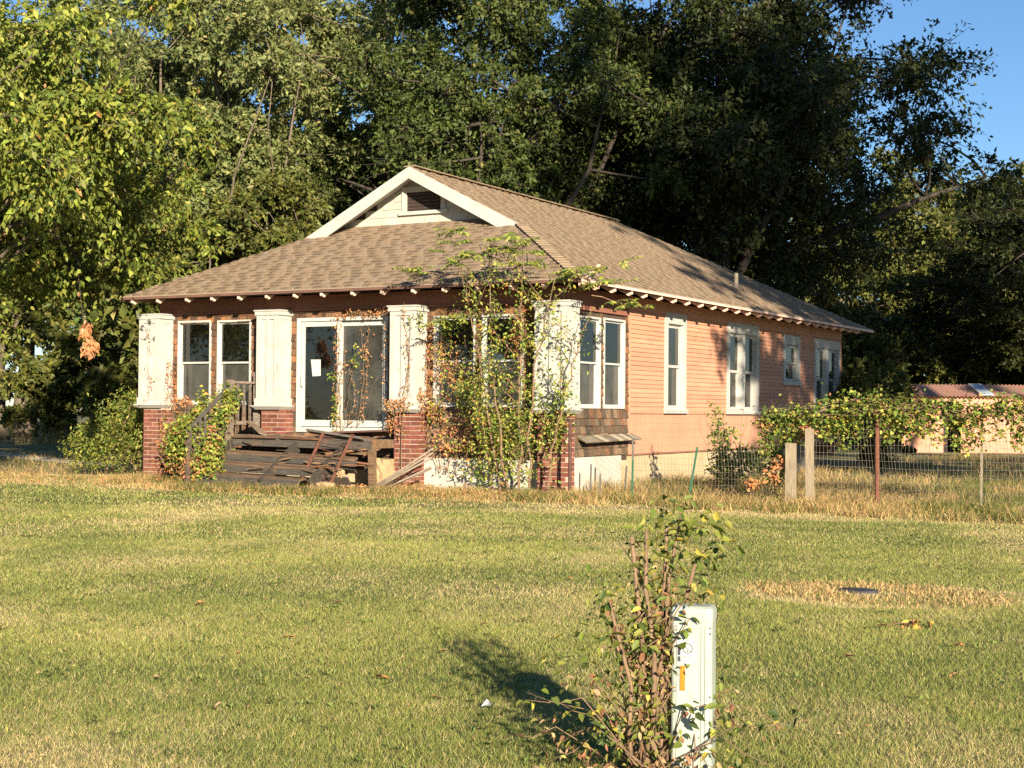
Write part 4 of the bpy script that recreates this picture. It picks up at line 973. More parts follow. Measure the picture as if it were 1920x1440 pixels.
# ------------------------------------------------------------------ trees
def limb_path(p, q, bend, n=6):
    p = Vector(p); q = Vector(q); L = (q - p).length; o = []
    b = Vector((R.gauss(0, 1), R.gauss(0, 1), R.gauss(0, .5))) * bend * L
    for i in range(n + 1):
        t = i / n; o.append(p.lerp(q, t) + b * math.sin(math.pi * t) + Vector((R.gauss(0, .012), R.gauss(0, .012), R.gauss(0, .012))) * L * (0 < i < n))
    return o
def tree_meshes(name, seed, height, cz, rad, n_clu, n_leaf, leaf, pal, trunk_r, fork, clu_r=(.16, .28), droop=.35, wr=.5, low=-1.0, jit=.3, bare=0, clip=None):
    """local coordinates: base at the origin; returns (trunk mesh, crown mesh)"""
    global R, NR
    R0, N0 = R, NR; R = random.Random(seed); NR = np.random.default_rng(seed)
    rx, ry, rz = rad; mb = MB(); cl = []
    while len(cl) < n_clu:
        d = Vector((R.gauss(0, 1), R.gauss(0, 1), R.gauss(0, 1))).normalized(); k = R.uniform(.25, 1) ** .45
        if d.z * k < low: continue
        lump = .78 + .32 * math.sin(d.x * 4 + seed) * math.sin(d.y * 4.3 + seed * 2) + .15 * math.sin(d.z * 7 + seed)
        c = Vector((d.x * rx, d.y * ry, d.z * rz)) * k * min(1.1, lump) + Vector((0, 0, cz))
        if clip and clip(c): continue
        s = R.uniform(*clu_r) * (rx + rz) / 2
        cl.append((c, s))
    top = Vector((R.uniform(-.3, .3), R.uniform(-.3, .3), cz + rz * .55))
    tp = limb_path((0, 0, -.3), (top.x * .3, top.y * .3, fork), .02, 5); tp2 = limb_path(tp[-1], top, .05, 6)
    mb.tube(tp, [trunk_r * (1.25 - .35 * i / 5) if i else trunk_r * 1.5 for i in range(6)], 9)
    mb.tube(tp2, [trunk_r * .62 * (1 - .88 * i / 6) for i in range(7)], 7)
    nl = max(5, n_clu // 9); mains = []
    for k in range(nl):
        c, s_ = cl[R.randrange(len(cl))]; t = R.random() ** 1.5; st_ = tp2[0].lerp(tp2[3], t); lp_ = limb_path(st_, c, .10, 6)
        mb.tube(lp_, [trunk_r * .34 * (1 - .85 * i / 6) for i in range(7)], 6); mains.append(lp_)
    for c, s_ in cl:
        best = min((p for l_ in mains for p in l_[1:]), key=lambda p: (p - c).length_squared)
        mb.tube(limb_path(best, c, .08, 3), [trunk_r * .10, trunk_r * .08, trunk_r * .05, trunk_r * .025], 4, cap=False)
        for j in range(2 + bare): mb.tube(limb_path(c, c + Vector((R.uniform(-1, 1), R.uniform(-1, 1), R.uniform(-.8, .8))) * s_ * .6, .1, 2), [trunk_r * .04, trunk_r * .03, trunk_r * .012], 3, cap=False)
    w_ = np.array([s_ ** 2 for _, s_ in cl]); w_ /= w_.sum(); cnt = NR.multinomial(n_leaf, w_); P_ = []; O_ = []
    tv = []
    for (c, s_), n_ in zip(cl, cnt):
        k_ = max(5, n_ // 26); d = rnd_dir(k_); st_ = np.array(c) + d * s_ * .12
        en = np.array(c) + d * s_ * np.array([1, 1, .75]) * NR.uniform(.55, 1.2, (k_, 1)); en[:, 2] -= droop * .35 * s_ * NR.uniform(.3, 1, k_)
        i_ = NR.integers(0, k_, n_); t_ = NR.uniform(.12, 1, (n_, 1)) ** .8
        q = st_[i_] * (1 - t_) + en[i_] * t_; q[:, 2] += .10 * s_ * np.sin(np.pi * t_[:, 0])
        P_.append(q + NR.normal(size=(n_, 3)) * s_ * .055); O_.append(unit(en - st_)[i_])
        tv.append((st_, en))
    for st_, en in tv:
        for p_, q_ in zip(st_[::2], en[::2]): mb.tube([p_, (p_ + q_) / 2 + np.array([0, 0, .02]), q_], [trunk_r * .03, trunk_r * .02, trunk_r * .008], 3, cap=False)
    P_ = np.concatenate(P_); O_ = np.concatenate(O_); n_ = len(P_)
    out = unit(P_ - np.array([0, 0, cz])); ax = rnd_dir(n_) * .9 + O_ * .5; ax[:, 2] -= droop; nr = rnd_dir(n_) * .7 + O_ * .35 + out * .3; nr[:, 2] += .45
    Ls_ = NR.uniform(.5, 1.35, n_) * leaf
    cme = leaf_mesh(name + '_crown', P_, ax, nr, Ls_, Ls_ * wr * NR.uniform(.8, 1.2, n_), pick(pal, n_, jit))
    tme = mb.mesh(name + '_trunk', smooth=True)
    R, NR = R0, N0
    return tme, cme
def put_tree(meshes, loc, label, rot=0, scale=(1, 1, 1), group=None, bark='bark', cat='tree', name='tree'):
    t = bpy.data.objects.new(name, None); COL.objects.link(t); t.location = loc; t.rotation_euler = (0, 0, rot); t.scale = scale; tag(t, label, cat, group)
    for nm, me, m in (('trunk', meshes[0], bark), ('crown', meshes[1], 'leaf')):
        if len(me.materials) == 0: me.materials.append(MATS[m])
        o = bpy.data.objects.new(nm, me); COL.objects.link(o); o.parent = t
    return t
YG = [(5, (.185, .225, .036)), (5, (.27, .295, .05)), (4, (.10, .14, .026)), (.9, (.40, .36, .07)), (.15, (.40, .22, .08))]
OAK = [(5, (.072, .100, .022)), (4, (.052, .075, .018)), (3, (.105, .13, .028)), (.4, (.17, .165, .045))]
OAK_SHADE = [(w_, tuple(v * .52 for v in c)) for w_, c in OAK]  # oak leaf colours darkened, the crown's shade put into the leaves
PALE = [(5, (.19, .22, .075)), (4, (.24, .26, .09)), (2, (.12, .15, .045)), (.5, (.32, .28, .10))]
OLIVE = [(5, (.125, .14, .03)), (4, (.165, .165, .035)), (3, (.075, .095, .022)), (.7, (.24, .22, .055))]
# big leaved tree at the left, near
lt = tree_meshes('near', 11, 11, 5.8, (8.5, 6.4, 4.2), 200, 150000, .13, YG, .26, 2.2, (.10, .17), .75, .50, low=-.95, clip=lambda c: (c.x > 1.5 and c.z < 4.3) or (c.x > 3.2 and c.z < 5.0) or (c.z > 8.6 and 1.0 < c.x < 5.0))
t = put_tree(lt, (-13.2, -1.9, 0), 'big yellow green broadleaf tree filling the left edge, in front of the house corner')
ld_ = [blob((-7.80, -2.53, 2.62), (.10, .10, .16), 70), blob((-7.73, -2.53, 2.35), (.14, .12, .18), 110)]
o = foliage('dead_leaf_cluster', np.concatenate(ld_) - np.array([-13.2, -1.9, 0]), (.09, .15), [(5, (.52, .22, .10)), (2, TAN)], None, droop=1.2, m='leaf_dry'); o.parent = t; o['label'] = 'hanging cluster of dead orange leaves'
mb = MB(); mb.tube(limb_path((5.42, -.63, 2.3), (5.0, -.4, 3.3), .03, 4) + limb_path((5.0, -.4, 3.3), (2.6, .6, 5.0), .05, 5)[1:], [.006] * 5 + [.012] * 5, 5); tw = mb.build('dead_branch', 'bark_dark'); tw.parent = t
hp = [along([(-9.8, -2.1, 4.9), (-8.6, -2.4, 3.7), (-7.85, -2.5, 2.85)], 330, (.25, .22, .18)), along([(-11.5, -2.6, 4.2), (-10.2, -3.0, 3.2), (-9.4, -3.1, 2.4)], 650, (.35, .3, .25)), along([(-11.8, -3.0, 3.8), (-10.9, -3.4, 2.6), (-10.1, -3.6, 1.75)], 750, (.32, .3, .28)), along([(-12.0, -3.6, 3.4), (-10.9, -4.1, 1.9)], 500, (.35, .3, .3)), along([(-9.0, -1.6, 5.0), (-7.9, -1.9, 4.0), (-7.2, -2.0, 3.55)], 260, (.25, .2, .14))]
o = foliage('hanging_foliage', np.concatenate(hp) - np.array([-13.2, -1.9, 0]), (.08, .15), YG, None, droop=.8); o.parent = t
oakA = tree_meshes('oak_a', 21, 19, 9.8, (6.4, 6.0, 7.4), 130, 115000, .155, OAK, .42, 3.2, (.12, .22), .3, .5, low=-.8)
put_tree(oakA, (-11.2, 17.4, 0), 'sunlit dark green oak standing directly behind the house gable', bark='bark_dark')
oakB = tree_meshes('oak_b', 33, 20, 9.6, (7.9, 7.4, 7.9), 185, 165000, .18, OAK_SHADE, .55, 3.0, (.13, .23), .3, .5, low=-.6)
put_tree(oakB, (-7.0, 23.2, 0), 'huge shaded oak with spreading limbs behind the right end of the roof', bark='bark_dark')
pale = tree_meshes('pale', 45, 20, 10.6, (4.2, 4.2, 9.0), 100, 62000, .19, PALE, .20, 3.0, (.11, .20), .2, .42)
for k, (x, y, s_, l_) in enumerate([(-18.9, 14.6, 1.0, 'tall pale green tree directly left of the oak behind the gable'), (-24.3, 16.5, .98, 'tall pale green tree second left of the oak'), (-20.0, 22.9, 1.2, 'tall pale green tree partly hidden behind the sunlit oak'), (-28.5, 20.2, .98, 'lower pale green tree topping the gap beside the near left tree')]):
    put_tree(pale, (x, y, 0), l_, rot=k * 1.7, scale=(s_, s_, s_ * R.uniform(.95, 1.05)), group='tall pale trees behind the house')
mid_ = tree_meshes('mid', 57, 16, 8.2, (5.5, 5.5, 6.6), 100, 52000, .25, OLIVE, .38, 2.8, (.14, .24), .25, .5, low=-.85)
for k, (x, y, s_, l_) in enumerate([(-36.2, 20.3, 1.0, 'olive tree with thick dark trunk at the far left edge of the yard'), (-42.5, 27.5, 1.15, 'olive tree behind the vine covered stump on the left'), (-16.2, 37, 1.15, 'olive tree filling the gap behind the two oaks'), (-20.5, 34, 1.1, 'olive tree behind the sunlit oak'),
        (-8.1, 56, 1.02, 'sunlit olive tree rising right of the shaded oak'), (-5.6, 63, 1.10, 'sunlit olive tree near the right edge, under open sky'), (-1.6, 55, .95, 'olive tree cut by the right edge behind the shed'), (-11.5, 51, .9, 'olive tree low behind the rear corner of the roof'), (-27.5, 25.3, 1.0, 'olive tree behind the tall pale trees, left of the gable'), (-22.5, 28.5, 1.0, 'olive tree just left of the gable behind the pale trees')]):
    put_tree(mid_, (x, y, 0), l_, rot=k * 2.1 + .4, scale=(s_, s_, s_), group='olive background trees')
bush = tree_meshes('bush', 63, 4, 2.2, (2.7, 2.4, 2.3), 50, 11000, .20, OLIVE, .07, .5, (.16, .30), .2, .5)
bl_ = [(-32.7, 19.4, 1.0, 'olive thicket bush at the far left of the yard'), (-31.0, 21.4, 1.25, 'olive thicket bush right of the vine covered stump'), (-28.0, 20.8, 1.35, 'tall olive thicket bush just left of the leftmost column'), (-25.5, 20.2, 1.45, 'olive thicket bush partly hidden by the leftmost column'), (-37, 26.5, 1.3, 'olive thicket bush behind the stump'), (-22.0, 14.0, 1.7, 'olive thicket bush behind the rounded shrub'), (-17.0, 19.5, 2.0, 'tall olive thicket bush left of the gable below the pale tree'),
       (-6.1, 38.0, 1.35, 'olive thicket bush left of the shed'), (-5.0, 43.0, 1.6, 'tall olive thicket bush above the left end of the shed'), (-3.0, 41.5, 1.45, 'olive thicket bush above the shed doorway'), (-.9, 41.5, 1.5, 'olive thicket bush above the pale roof patch'), (1.0, 43.5, 1.7, 'olive thicket bush above the right end of the shed'), (-8.5, 41, 1.5, 'olive thicket bush below the rear roof corner')]
for k, (x, y, s_, l_) in enumerate(bl_): put_tree(bush, (x, y, -.2), l_, rot=k * 1.3, scale=(s_, s_, s_ * R.uniform(.9, 1.1)), group='thicket bushes', cat='bush', name='bush')
put_tree(bush, (.35, 14.6, -.2), 'dark shaded bush against the rear of the pink side wall', rot=.5, scale=(.45, .6, .72), cat='bush', name='bush')
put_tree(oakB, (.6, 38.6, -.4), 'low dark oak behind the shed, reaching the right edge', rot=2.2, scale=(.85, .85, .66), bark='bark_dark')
put_tree(mid_, (-16.6, 12.6, 0), 'small olive tree close behind the left roof slope', rot=1.1, scale=(.62, .62, .60), group='olive background trees')
put_tree(mid_, (-20.4, 13.4, 0), 'small olive tree behind the left eave corner', rot=3.3, scale=(.58, .58, .62), group='olive background trees')
# vine covered stump
mb = MB(); mb.tube([(-39.0, 24.2, -.2), (-39.0, 24.2, 1.2), (-38.9, 24.2, 2.6), (-39.0, 24.3, 3.1)], [.62, .48, .40, .30], 10)
mb.build_thing('tree_stump', 'bark', 'tall grey broken stump standing in the thicket on the left', 'stump', smooth=True)
# trees out of frame to the right: they shade the rear of the house and the oak
shade = tree_meshes('shade', 71, 20, 11.0, (6.0, 6.0, 5.6), 90, 26000, .24, OAK, .40, 4.5, (.12, .20), .3, .5, low=-.85)
put_tree(shade, (17.6, -1.4, -2.6), 'tall oak right of the frame whose shade dapples the rear roof', rot=.4, scale=(1.15, 1.15, 1.05), bark='bark_dark')
put_tree(shade, (17.6, 8.6, 0), 'tallest oak beside the right edge of the frame', rot=2.3, scale=(1.22, 1.22, 1.45), bark='bark_dark')

put_tree(shade, (22.5, -8.5, 0), 'oak farthest right of the frame, behind the nearer two', rot=4.0, scale=(1.15, 1.15, 1.6), bark='bark_dark')

for k, (x, y, l_) in enumerate([(-21, -33, 'olive tree across the lawn behind the camera, nearest of the row'), (-31, -40, 'olive tree across the lawn behind the camera, middle of the row'), (-37, -29, 'olive tree across the lawn behind the camera, leftmost of the row')]): put_tree(mid_, (x, y, 0), l_, rot=k * 1.9, scale=(1.1, 1.1, 1.1), group='olive background trees')

# ------------------------------------------------------------------ foreground: pedestal, bush, lid, leaves
PD = thing('utility_pedestal', (8.18, -15.04, 0), 'pale green utility pedestal with a warning sticker in the foreground', 'utility box')
PR = Matrix.Translation((8.18, -15.04, 0)) @ Matrix.Rotation(math.radians(14), 4, 'Z')
def pmesh(mb): mb.v = [tuple(PR @ Vector(p)) for p in mb.v]; return mb
def rrect(w_, d_, r, n=4):
    o = []
    for cx, cy, a0 in ((w_ - r, d_ - r, 0), (-w_ + r, d_ - r, 90), (-w_ + r, -d_ + r, 180), (w_ - r, -d_ + r, 270)):
        for i in range(n + 1): t = math.radians(a0 + 90 * i / n); o.append((cx + r * math.cos(t), cy + r * math.sin(t)))
    return o
def loft(mb, rings):
    n = len(rings[0][0]); vs = []
    for poly, z in rings: vs += [(x, y, z) for x, y in poly]
    fs = [tuple(range(n - 1, -1, -1)), tuple(range((len(rings) - 1) * n, len(rings) * n))]
    for i in range(len(rings) - 1): fs += [(i * n + k, i * n + (k + 1) % n, (i + 1) * n + (k + 1) % n, (i + 1) * n + k) for k in range(n)]
    mb._add(vs, fs)
mb = MB(); loft(mb, [(rrect(.074, .060, .018), -.1), (rrect(.074, .060, .018), .60)]); pmesh(mb).build('body', 'pedestal', PD, smooth=False)
mb = MB(); loft(mb, [(rrect(.0765, .0625, .019), .601), (rrect(.0765, .0625, .019), .632), (rrect(.073, .059, .018), .645), (rrect(.062, .048, .018), .652)]); pmesh(mb).build('cap', 'pedestal', PD)
mb = MB()
for x in (-.052, .036, .050): mb.box(x, x + .004, -.0635, -.0595, .0, .585)
pmesh(mb).build('rib', 'pedestal', PD)
mb = MB()
for z in (.575, .555, .33, .30, .24, .22, .19, .12): mb.box(.066, .0695, -.0612, -.0585, z, z + .006)
pmesh(mb).build('rivet', 'ink', PD)
mb = MB(); mb.box(-.050, .010, -.0645, -.0602, .448, .545); pmesh(mb).build('sticker', 'paper', PD)
mb = MB(); mb.box(-.0385, -.0215, -.0648, -.0602, .352, .440); pmesh(mb).build('orange_strip', 'orange_tape', PD)
def text(s, x, z, size):
    cu_ = bpy.data.curves.new('t', 'FONT'); cu_.body = s; cu_.size = size; cu_.align_x = 'CENTER'
    ob = bpy.data.objects.new('t', cu_); COL.objects.link(ob); dg = bpy.context.evaluated_depsgraph_get()
    me = bpy.data.meshes.new_from_object(ob.evaluated_get(dg)); bpy.data.objects.remove(ob)
    vs = [(x + v.co.x, -.0650, z + v.co.y) for v in me.vertices]; fs = [tuple(p.vertices) for p in me.polygons]
    m_ = MB(); m_._add(vs, fs); return m_
for s_, x, z, sz in (('UNDERGROUND', -.014, .536, .0062), ('CABLE', -.014, .529, .0062), ('CALL 811', -.014, .4685, .0105), ('BEFORE YOU DIG', -.014, .458, .0058)):
    pmesh(text(s_, x, z, sz)).build('lettering', 'ink', PD)
mb = MB(); n_ = 28
for i in range(n_):
    a0, a1 = 2 * math.pi * i / n_, 2 * math.pi * (i + 1) / n_
    q = [(-.012 + r * math.cos(t), -.0651, .503 + r * math.sin(t)) for r, t in ((.0155, a0), (.0185, a0), (.0185, a1), (.0155, a1))]; mb._add(q, [(0, 1, 2, 3)])
mb.beam((-.024, -.0652, .514), (.000, -.0652, .492), .0004, .003, (0, -1, 0)); mb.beam((-.018, -.0652, .494), (-.004, -.0652, .512), .0004, .002, (0, -1, 0))
mb.box(-.015, -.009, -.0653, -.065, .491, .496); mb.box(-.048, -.0375, -.0652, -.0648, .478, .516); mb.box(-.048, -.0375, -.0652, -.0648, .455, .474)
pmesh(mb).build('symbol', 'ink', PD)
# scrub round the pedestal
stp = []; lvp = []; lvd = []
base = Vector((8.055, -15.12, 0)); rgt = Vector((.868, .496, 0)); fwd = Vector((-.496, .868, 0))
def fp(u, d, z): return base + rgt * u + fwd * d + Vector((0, 0, z))
for (u0, u1, z1, r) in ((-.03, -.075, .89, .011), (.0, -.02, .915, .011), (.03, .055, .93, .010), (.05, .16, .80, .009), (-.06, -.16, .66, .009), (.01, .11, .98, .008), (-.02, -.03, .62, .013)):
    w_ = wig([fp(u0, .0, -.02), fp(u0 * .6 + u1 * .2, R.uniform(-.02, .05), z1 * .55), fp(u1, R.uniform(-.02, .08), z1)], .008); stp.append((w_, r, r * .7))
    lvd.append(along(w_[len(w_) // 3:], 15, .03))
for k in range(64):   # thin twigs
    a_ = fp(R.uniform(-.08, .06), R.uniform(-.05, .06), R.uniform(.05, .62)); u = R.uniform(-.17, .20); b_ = a_ + rgt * u + fwd * R.uniform(-.1, .15) + Vector((0, 0, R.uniform(.05, .30)))
    w_ = wig([a_, b_], .012); stp.append((w_, .0032, .0015)); (lvp if R.random() < .6 else lvd).append(along(w_, 9, .022))
for (u, z, n_, s1, s2) in ((.12, .90, 70, .12, .07), (.20, .84, 50, .09, .08), (.05, .84, 28, .08, .06), (-.02, .74, 26, .10, .08), (.20, .70, 14, .06, .07), (-.14, .62, 70, .09, .08), (-.20, .45, 40, .1, .1), (.02, .54, 26, .05, .03), (.06, .97, 26, .08, .035)):
    lvp.append(np.array(fp(u, .02, z)) + NR.normal(size=(n_, 3)) * np.array([s1 * .6, s1 * .6, s2]))
for k in range(22):   # sprawling stems in the grass
    sd = 1 if R.random() < .6 else -1; u = sd * R.uniform(.15, .52); a_ = fp(R.uniform(-.1, .12), R.uniform(-.2, .1), .02); b_ = fp(u, R.uniform(-.25, .25), R.uniform(.05, .42))
    m_ = a_.lerp(b_, .6) + Vector((0, 0, R.uniform(.05, .16))); w_ = wig([a_, m_, b_], .014); stp.append((w_, .003, .0015)); (lvp if R.random() < .5 else lvd).append(along(w_[len(w_) // 3:], 15, .022))
lvd.append(blob(tuple(fp(0, -.1, .06)), (.45, .3, .07), 360)); lvd.append(blob(tuple(fp(-.06, 0, .35)), (.10, .1, .3), 80))
plant('pedestal_scrub', tuple(base), 'cut back woody scrub with sparse leaves growing around the utility pedestal', 'shrub', stp,
      [('foliage', np.concatenate(lvp), (.025, .052), [(5, (.16, .20, .035)), (4, (.26, .27, .05)), (3, (.07, .10, .025)), (1, Y_LEAF)], dict(rich=True, droop=.35, wr=.55)),
       ('dead_foliage', np.concatenate(lvd), (.02, .042), [(1.6, (.34, .16, .09)), (3, BROWN), (3, TAN), (3, (.33, .30, .07))], dict(rich=True, droop=.5, m='leaf_dry', wr=.5))])
# meter lid
ML = MB(); loft(ML, [([(7.02 + .155 * math.cos(t) + .02, -9.15 + .125 * math.sin(t)) for t in np.linspace(0, 2 * math.pi, 25)[:-1]], -.02), ([(7.02 + .155 * math.cos(t) + .02, -9.15 + .125 * math.sin(t)) for t in np.linspace(0, 2 * math.pi, 25)[:-1]], .018), ([(7.02 + .135 * math.cos(t) + .02, -9.15 + .108 * math.sin(t)) for t in np.linspace(0, 2 * math.pi, 25)[:-1]], .030)])
lo_ = ML.build_thing('meter_lid', 'lid', 'broken round black meter lid in a ring of dead grass', 'lid')
mb = MB(); mb.prism([(6.97, -9.20, .0312), (7.03, -9.13, .0312), (7.00, -9.08, .0312), (6.93, -9.12, .0312), (6.94, -9.16, .0312)], (0, 0, .0015)); mb.build('hole_patch', 'dark_fill', lo_)  # dark patch laid on the lid, painting the shade of a hole
# weed tuft and fallen leaves
tp_ = np.array((7.89, -10.74, .03)) + NR.normal(size=(26, 3)) * np.array([.05, .04, .02])
plant('fallen_sprig', (7.89, -10.74, 0), 'fallen sprig of brown and yellow leaves on the lawn below the meter lid', 'sprig', [(wig([(7.72, -10.85, .02), (7.9, -10.72, .04)], .01), .004, .002)],
      [('foliage', tp_, (.04, .075), [(3, BROWN), (2, Y_LEAF), (2, ORANGE)], dict(rich=True, m='leaf_dry'))])
spots = [(7.72, -10.95), (5.95, -13.2), (5.6, -12.2), (6.1, -14.0), (6.6, -14.3), (4.9, -13.2), (4.2, -11.8), (3.5, -12.4), (6.5, -11.0), (7.9, -12.2), (8.5, -12.4), (5.9, -15.0), (5.2, -14.6), (8.3, -11.4), (3.3, -8.5), (6.0, -6.9), (4.9, -9.7), (2.3, -10.2)]
for k, (x, y) in enumerate(spots):
    lf_ = leaf_mesh('fallen_leaf', np.array([[0, 0, .03], [.01, .0, .03], [0, .01, .03]]), np.array([[1, .2, .15], [-.3, 1, .25], [-.5, -.8, .1]]) + NR.normal(size=(3, 3)) * .2, np.array([[0, .2, 1.]] * 3), NR.uniform(.030, .052, 3), NR.uniform(.018, .03, 3), pick([(3, ORANGE), (2, TAN), (1, BROWN)], 3), rich=True)
    o = link('fallen_leaf', lf_, 'leaf_dry'); o.location = (x, y, float(gz(x, y))); o.rotation_euler = (0, 0, R.uniform(0, 6.28)); tag(o, 'dry curled orange brown leaf fallen on the lawn', 'leaf', 'dry leaves scattered on the lawn')
mb = MB(); mb._add([(6.88, -14.36, .03), (6.93, -14.35, .05), (6.92, -14.31, .03), (6.88, -14.31, .055)], [(0, 1, 2), (0, 2, 3)]); mb.build_thing('litter', 'paper', 'tiny scrap of white litter on the lawn beside the scrub shadow', 'litter')

# ------------------------------------------------------------------ grass
def in_view(x, y, margin=1.2):
    dx, dy = x - CAM.x, y - CAM.y; z = dx * cf.x + dy * cf.y; u = dx * cr.x + dy * cr.y
    return (np.abs(u) < z * .349 * margin + .4) & (z > 4.3), z
def in_house(x, y): return (x > XL - .5) & (x < XW + .02) & (y > .28) & (y < YB + .1)
def blades(name, x, y, h, wd, lean, cols, segs=1):
    n = len(x); z = gz(x, y); a = NR.uniform(0, 2 * math.pi, n); dx, dy = np.cos(a), np.sin(a); l = lean * h
    b = NR.uniform(0, 2 * math.pi, n); ex, ey = np.cos(b) * wd / 2, np.sin(b) * wd / 2
    if segs == 1:
        v = np.stack([np.stack([x - ex, y - ey, z - .004], 1), np.stack([x + ex, y + ey, z - .004], 1), np.stack([x + dx * l, y + dy * l, z + h], 1)], 1); f = np.array([[0, 1, 2]])
    else:
        mx, my, mz = x + dx * l * .35, y + dy * l * .35, z + h * .65
        v = np.stack([np.stack([x - ex, y - ey, z - .01], 1), np.stack([x + ex, y + ey, z - .01], 1), np.stack([mx - ex * .7, my - ey * .7, mz], 1), np.stack([mx + ex * .7, my + ey * .7, mz], 1), np.stack([x + dx * l, y + dy * l, z + h * (1 - .12 * lean)], 1)], 1)
        f = np.array([[0, 1, 3], [0, 3, 2], [2, 3, 4]])
    k = v.shape[1]; F = (f[None] + (np.arange(n) * k)[:, None, None]).reshape(-1, 3)
    return link(name, np_mesh(name, v.reshape(-1, 3), F, np.repeat(cols, k, 0)), 'blade')
X, Y, W_, Hh = [], [], [], []
for (z0, z1, dens, wd, hh) in ((4.6, 7.2, 11000, .0024, .025), (7.2, 10.5, 7000, .0029, .025), (10.5, 15, 4000, .0038, .025), (15, 20, 1900, .0058, .026), (20, 29, 500, .010, .030)):
    hw_ = z1 * .349 * 1.22 + .4; n = int(dens * 2 * hw_ * (z1 - z0)); zz = NR.uniform(z0, z1, n); uu = NR.uniform(-hw_, hw_, n)
    x = CAM.x + cf.x * zz + cr.x * uu; y = CAM.y + cf.y * zz + cr.y * uu; keep = (np.abs(uu) < zz * .349 * 1.22 + .3) & ~in_house(x, y) & (y < 3)
    x, y = x[keep], y[keep]; X.append(x); Y.append(y); W_.append(np.full(len(x), wd)); Hh.append(np.full(len(x), hh))
x, y, wd, hh = map(np.concatenate, (X, Y, W_, Hh)); s_ = straw_f(x, y); n = len(x)
isst = NR.random(n) < np.clip(.17 + .72 * s_, 0, .93)
g_ = np.clip((fbm(x + 13, y + 5, 1.1) - .35) * 2.2, 0, 1)[:, None]
cg = (np.array([.375, .385, .098]) * g_ + np.array([.235, .268, .064]) * (1 - g_)); cst = np.array([.66, .52, .255])
cols = np.where(isst[:, None], cst, cg) * NR.uniform(.6, 1.35, (n, 1)); cols[:, 0] *= NR.uniform(.85, 1.15, n)
hv = hh * NR.uniform(.45, 1.25, n) * np.where(isst, .85, 1.0) * (.8 + .5 * fbm(x, y, .4))
nolid = ((x - 7.04) / .16) ** 2 + ((y + 9.15) / .13) ** 2 > 1
k_ = nolid
tag(blades('lawn_grass', x[k_], y[k_], hv[k_], wd[k_] * NR.uniform(.8, 1.3, k_.sum()), NR.uniform(.2, 1.6, k_.sum()), cols[k_]), 'short mown lawn of mixed green and straw coloured grass', 'grass', kind='stuff')
# unmown dry grass along the house, the fence and in the yard
X, Y, Hh = [], [], []
def strip(x0, x1, y0, y1, n, h):
    x = NR.uniform(x0, x1, n); y = NR.uniform(y0, y1, n); c = fbm(x * 1.3, y * 1.3, .35); k = NR.random(n) < np.clip((c - .34) * 3.2, .06, 1)
    X.append(x[k]); Y.append(y[k]); Hh.append(h * (.35 + .9 * c[k]) * NR.uniform(.5, 1.25, k.sum()))
strip(-13, -.3, -2.0, .30, 17000, .10); strip(-6.5, -3.3, -2.2, -1.2, 5000, .18); strip(-3.3, -.3, -1.3, .45, 8000, .17); strip(-.6, 3.2, -1.4, .8, 9000, .18); strip(3.2, 8.5, -1.5, .9, 12000, .21)
strip(-.55, 4.0, .8, 5.0, 13000, .28); strip(4.0, 8, .9, 9, 14000, .20); strip(-.5, 6, 5, 26, 20000, .22); strip(-24, -9.8, .3, 9, 12000, .16); strip(-9.0, -6.8, -1.2, .2, 3000, .22)
strip(-34, -18, 16, 20, 5000, .8)
nn = 2600; aa = NR.uniform(0, 6.283, nn); rr_ = np.sqrt(NR.uniform(.05, 1, nn)); X.append(7.2 + 1.0 * rr_ * np.cos(aa)); Y.append(-9.2 + .7 * rr_ * np.sin(aa)); Hh.append(NR.uniform(.02, .065, nn))
_nl = ((X[-1] - 7.04) / .15) ** 2 + ((Y[-1] + 9.15) / .12) ** 2 > 1; X[-1] = X[-1][_nl]; Y[-1] = Y[-1][_nl]; Hh[-1] = Hh[-1][_nl]
x, y, hv = map(np.concatenate, (X, Y, Hh)); k_ = ~in_house(x, y); x, y, hv = x[k_], y[k_], hv[k_]; n = len(x)
gr = NR.random(n) < np.where((x > 3.0) & (y > -1.0), .25 + .6 * (fbm(x, y + 70, 1.2) > .5), .22 + .40 * (fbm(x, y + 70, 1.0) > .52))
cols = np.where(gr[:, None], np.array([.17, .20, .05]), np.array([.60, .42, .18])) * NR.uniform(.55, 1.3, (n, 1)); cols[:, 1] *= NR.uniform(.85, 1.08, n)
tag(blades('dry_grass', x, y, hv, NR.uniform(.005, .010, n), NR.uniform(.3, 2.0, n), cols, 2), 'unmown straw coloured grass along the house and fence', 'grass', kind='stuff')
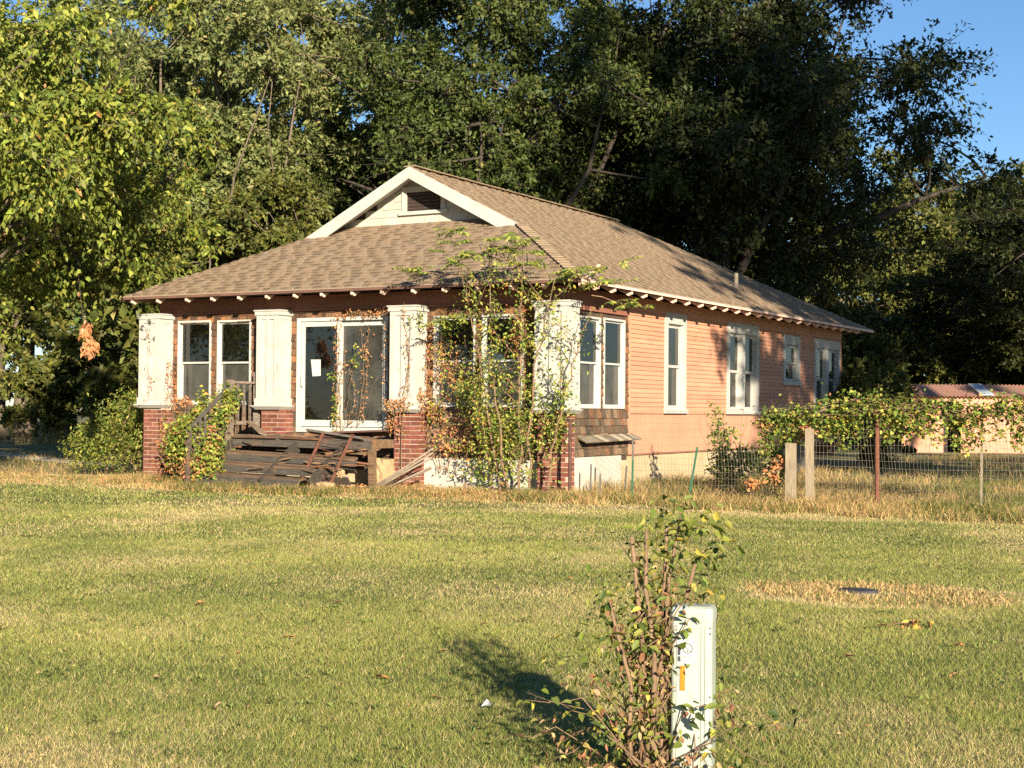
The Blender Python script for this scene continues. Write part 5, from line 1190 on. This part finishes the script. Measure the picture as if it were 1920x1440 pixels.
# dead leaves lying against the house front
n = 1500; x = np.concatenate([NR.uniform(-9, -.5, 1000), NR.uniform(-12, 0, 500)]); y = np.concatenate([NR.uniform(-1.0, .2, 1000), NR.uniform(-3, 0, 500)])
nr = rnd_dir(n); nr[:, 2] = 1
o = link('leaf_litter', leaf_mesh('leaf_litter', np.stack([x, y, NR.uniform(.03, .10, n)], 1), rnd_dir(n) * np.array([1, 1, .3]), nr, NR.uniform(.04, .08, n), NR.uniform(.025, .04, n), pick([(4, ORANGE), (3, TAN), (2, BROWN)], n)), 'leaf_dry'); tag(o, 'thin scatter of dead leaves in the dry grass before the house', 'leaf litter', kind='stuff')

# low broadleaf weeds and small dead bits in the lawn
n = 420; zz = NR.uniform(4.8, 19, n); uu = NR.uniform(-1, 1, n) * (zz * .349 * 1.15); x = CAM.x + cf.x * zz + cr.x * uu; y = CAM.y + cf.y * zz + cr.y * uu
k_ = (fbm(x, y + 31, 1.4) > .46) & (y < -3.4); x, y = x[k_], y[k_]; m_ = 9; n = len(x)
px_ = np.repeat(np.stack([x, y, gz(x, y) + .012], 1), m_, 0) + NR.normal(size=(n * m_, 3)) * np.array([.03, .03, .004]); ax = rnd_dir(n * m_); ax[:, 2] = np.abs(ax[:, 2]) * .5 + .15; nr = rnd_dir(n * m_) * .3; nr[:, 2] += 1
o = link('lawn_weeds', leaf_mesh('lawn_weeds', px_, ax, nr, NR.uniform(.02, .045, n * m_), NR.uniform(.010, .02, n * m_), pick([(4, (.16, .21, .05)), (3, (.22, .26, .07)), (1, (.34, .31, .09))], n * m_)), 'leaf'); tag(o, 'low broadleaf weeds scattered through the lawn', 'weeds', kind='stuff')
n = 900; zz = NR.uniform(4.8, 19, n); uu = NR.uniform(-1, 1, n) * (zz * .349 * 1.15); x = CAM.x + cf.x * zz + cr.x * uu; y = CAM.y + cf.y * zz + cr.y * uu; nr = rnd_dir(n) * .5; nr[:, 2] += 1
o = link('lawn_litter', leaf_mesh('lawn_litter', np.stack([x, y, gz(x, y) + NR.uniform(.012, .026, n)], 1), rnd_dir(n) * np.array([1, 1, .35]), nr, NR.uniform(.012, .03, n), NR.uniform(.006, .014, n), pick([(2, ORANGE), (4, TAN), (2, BROWN)], n)), 'leaf_dry'); tag(o, 'tiny dry bits of leaf scattered over the lawn', 'leaf litter', kind='stuff')
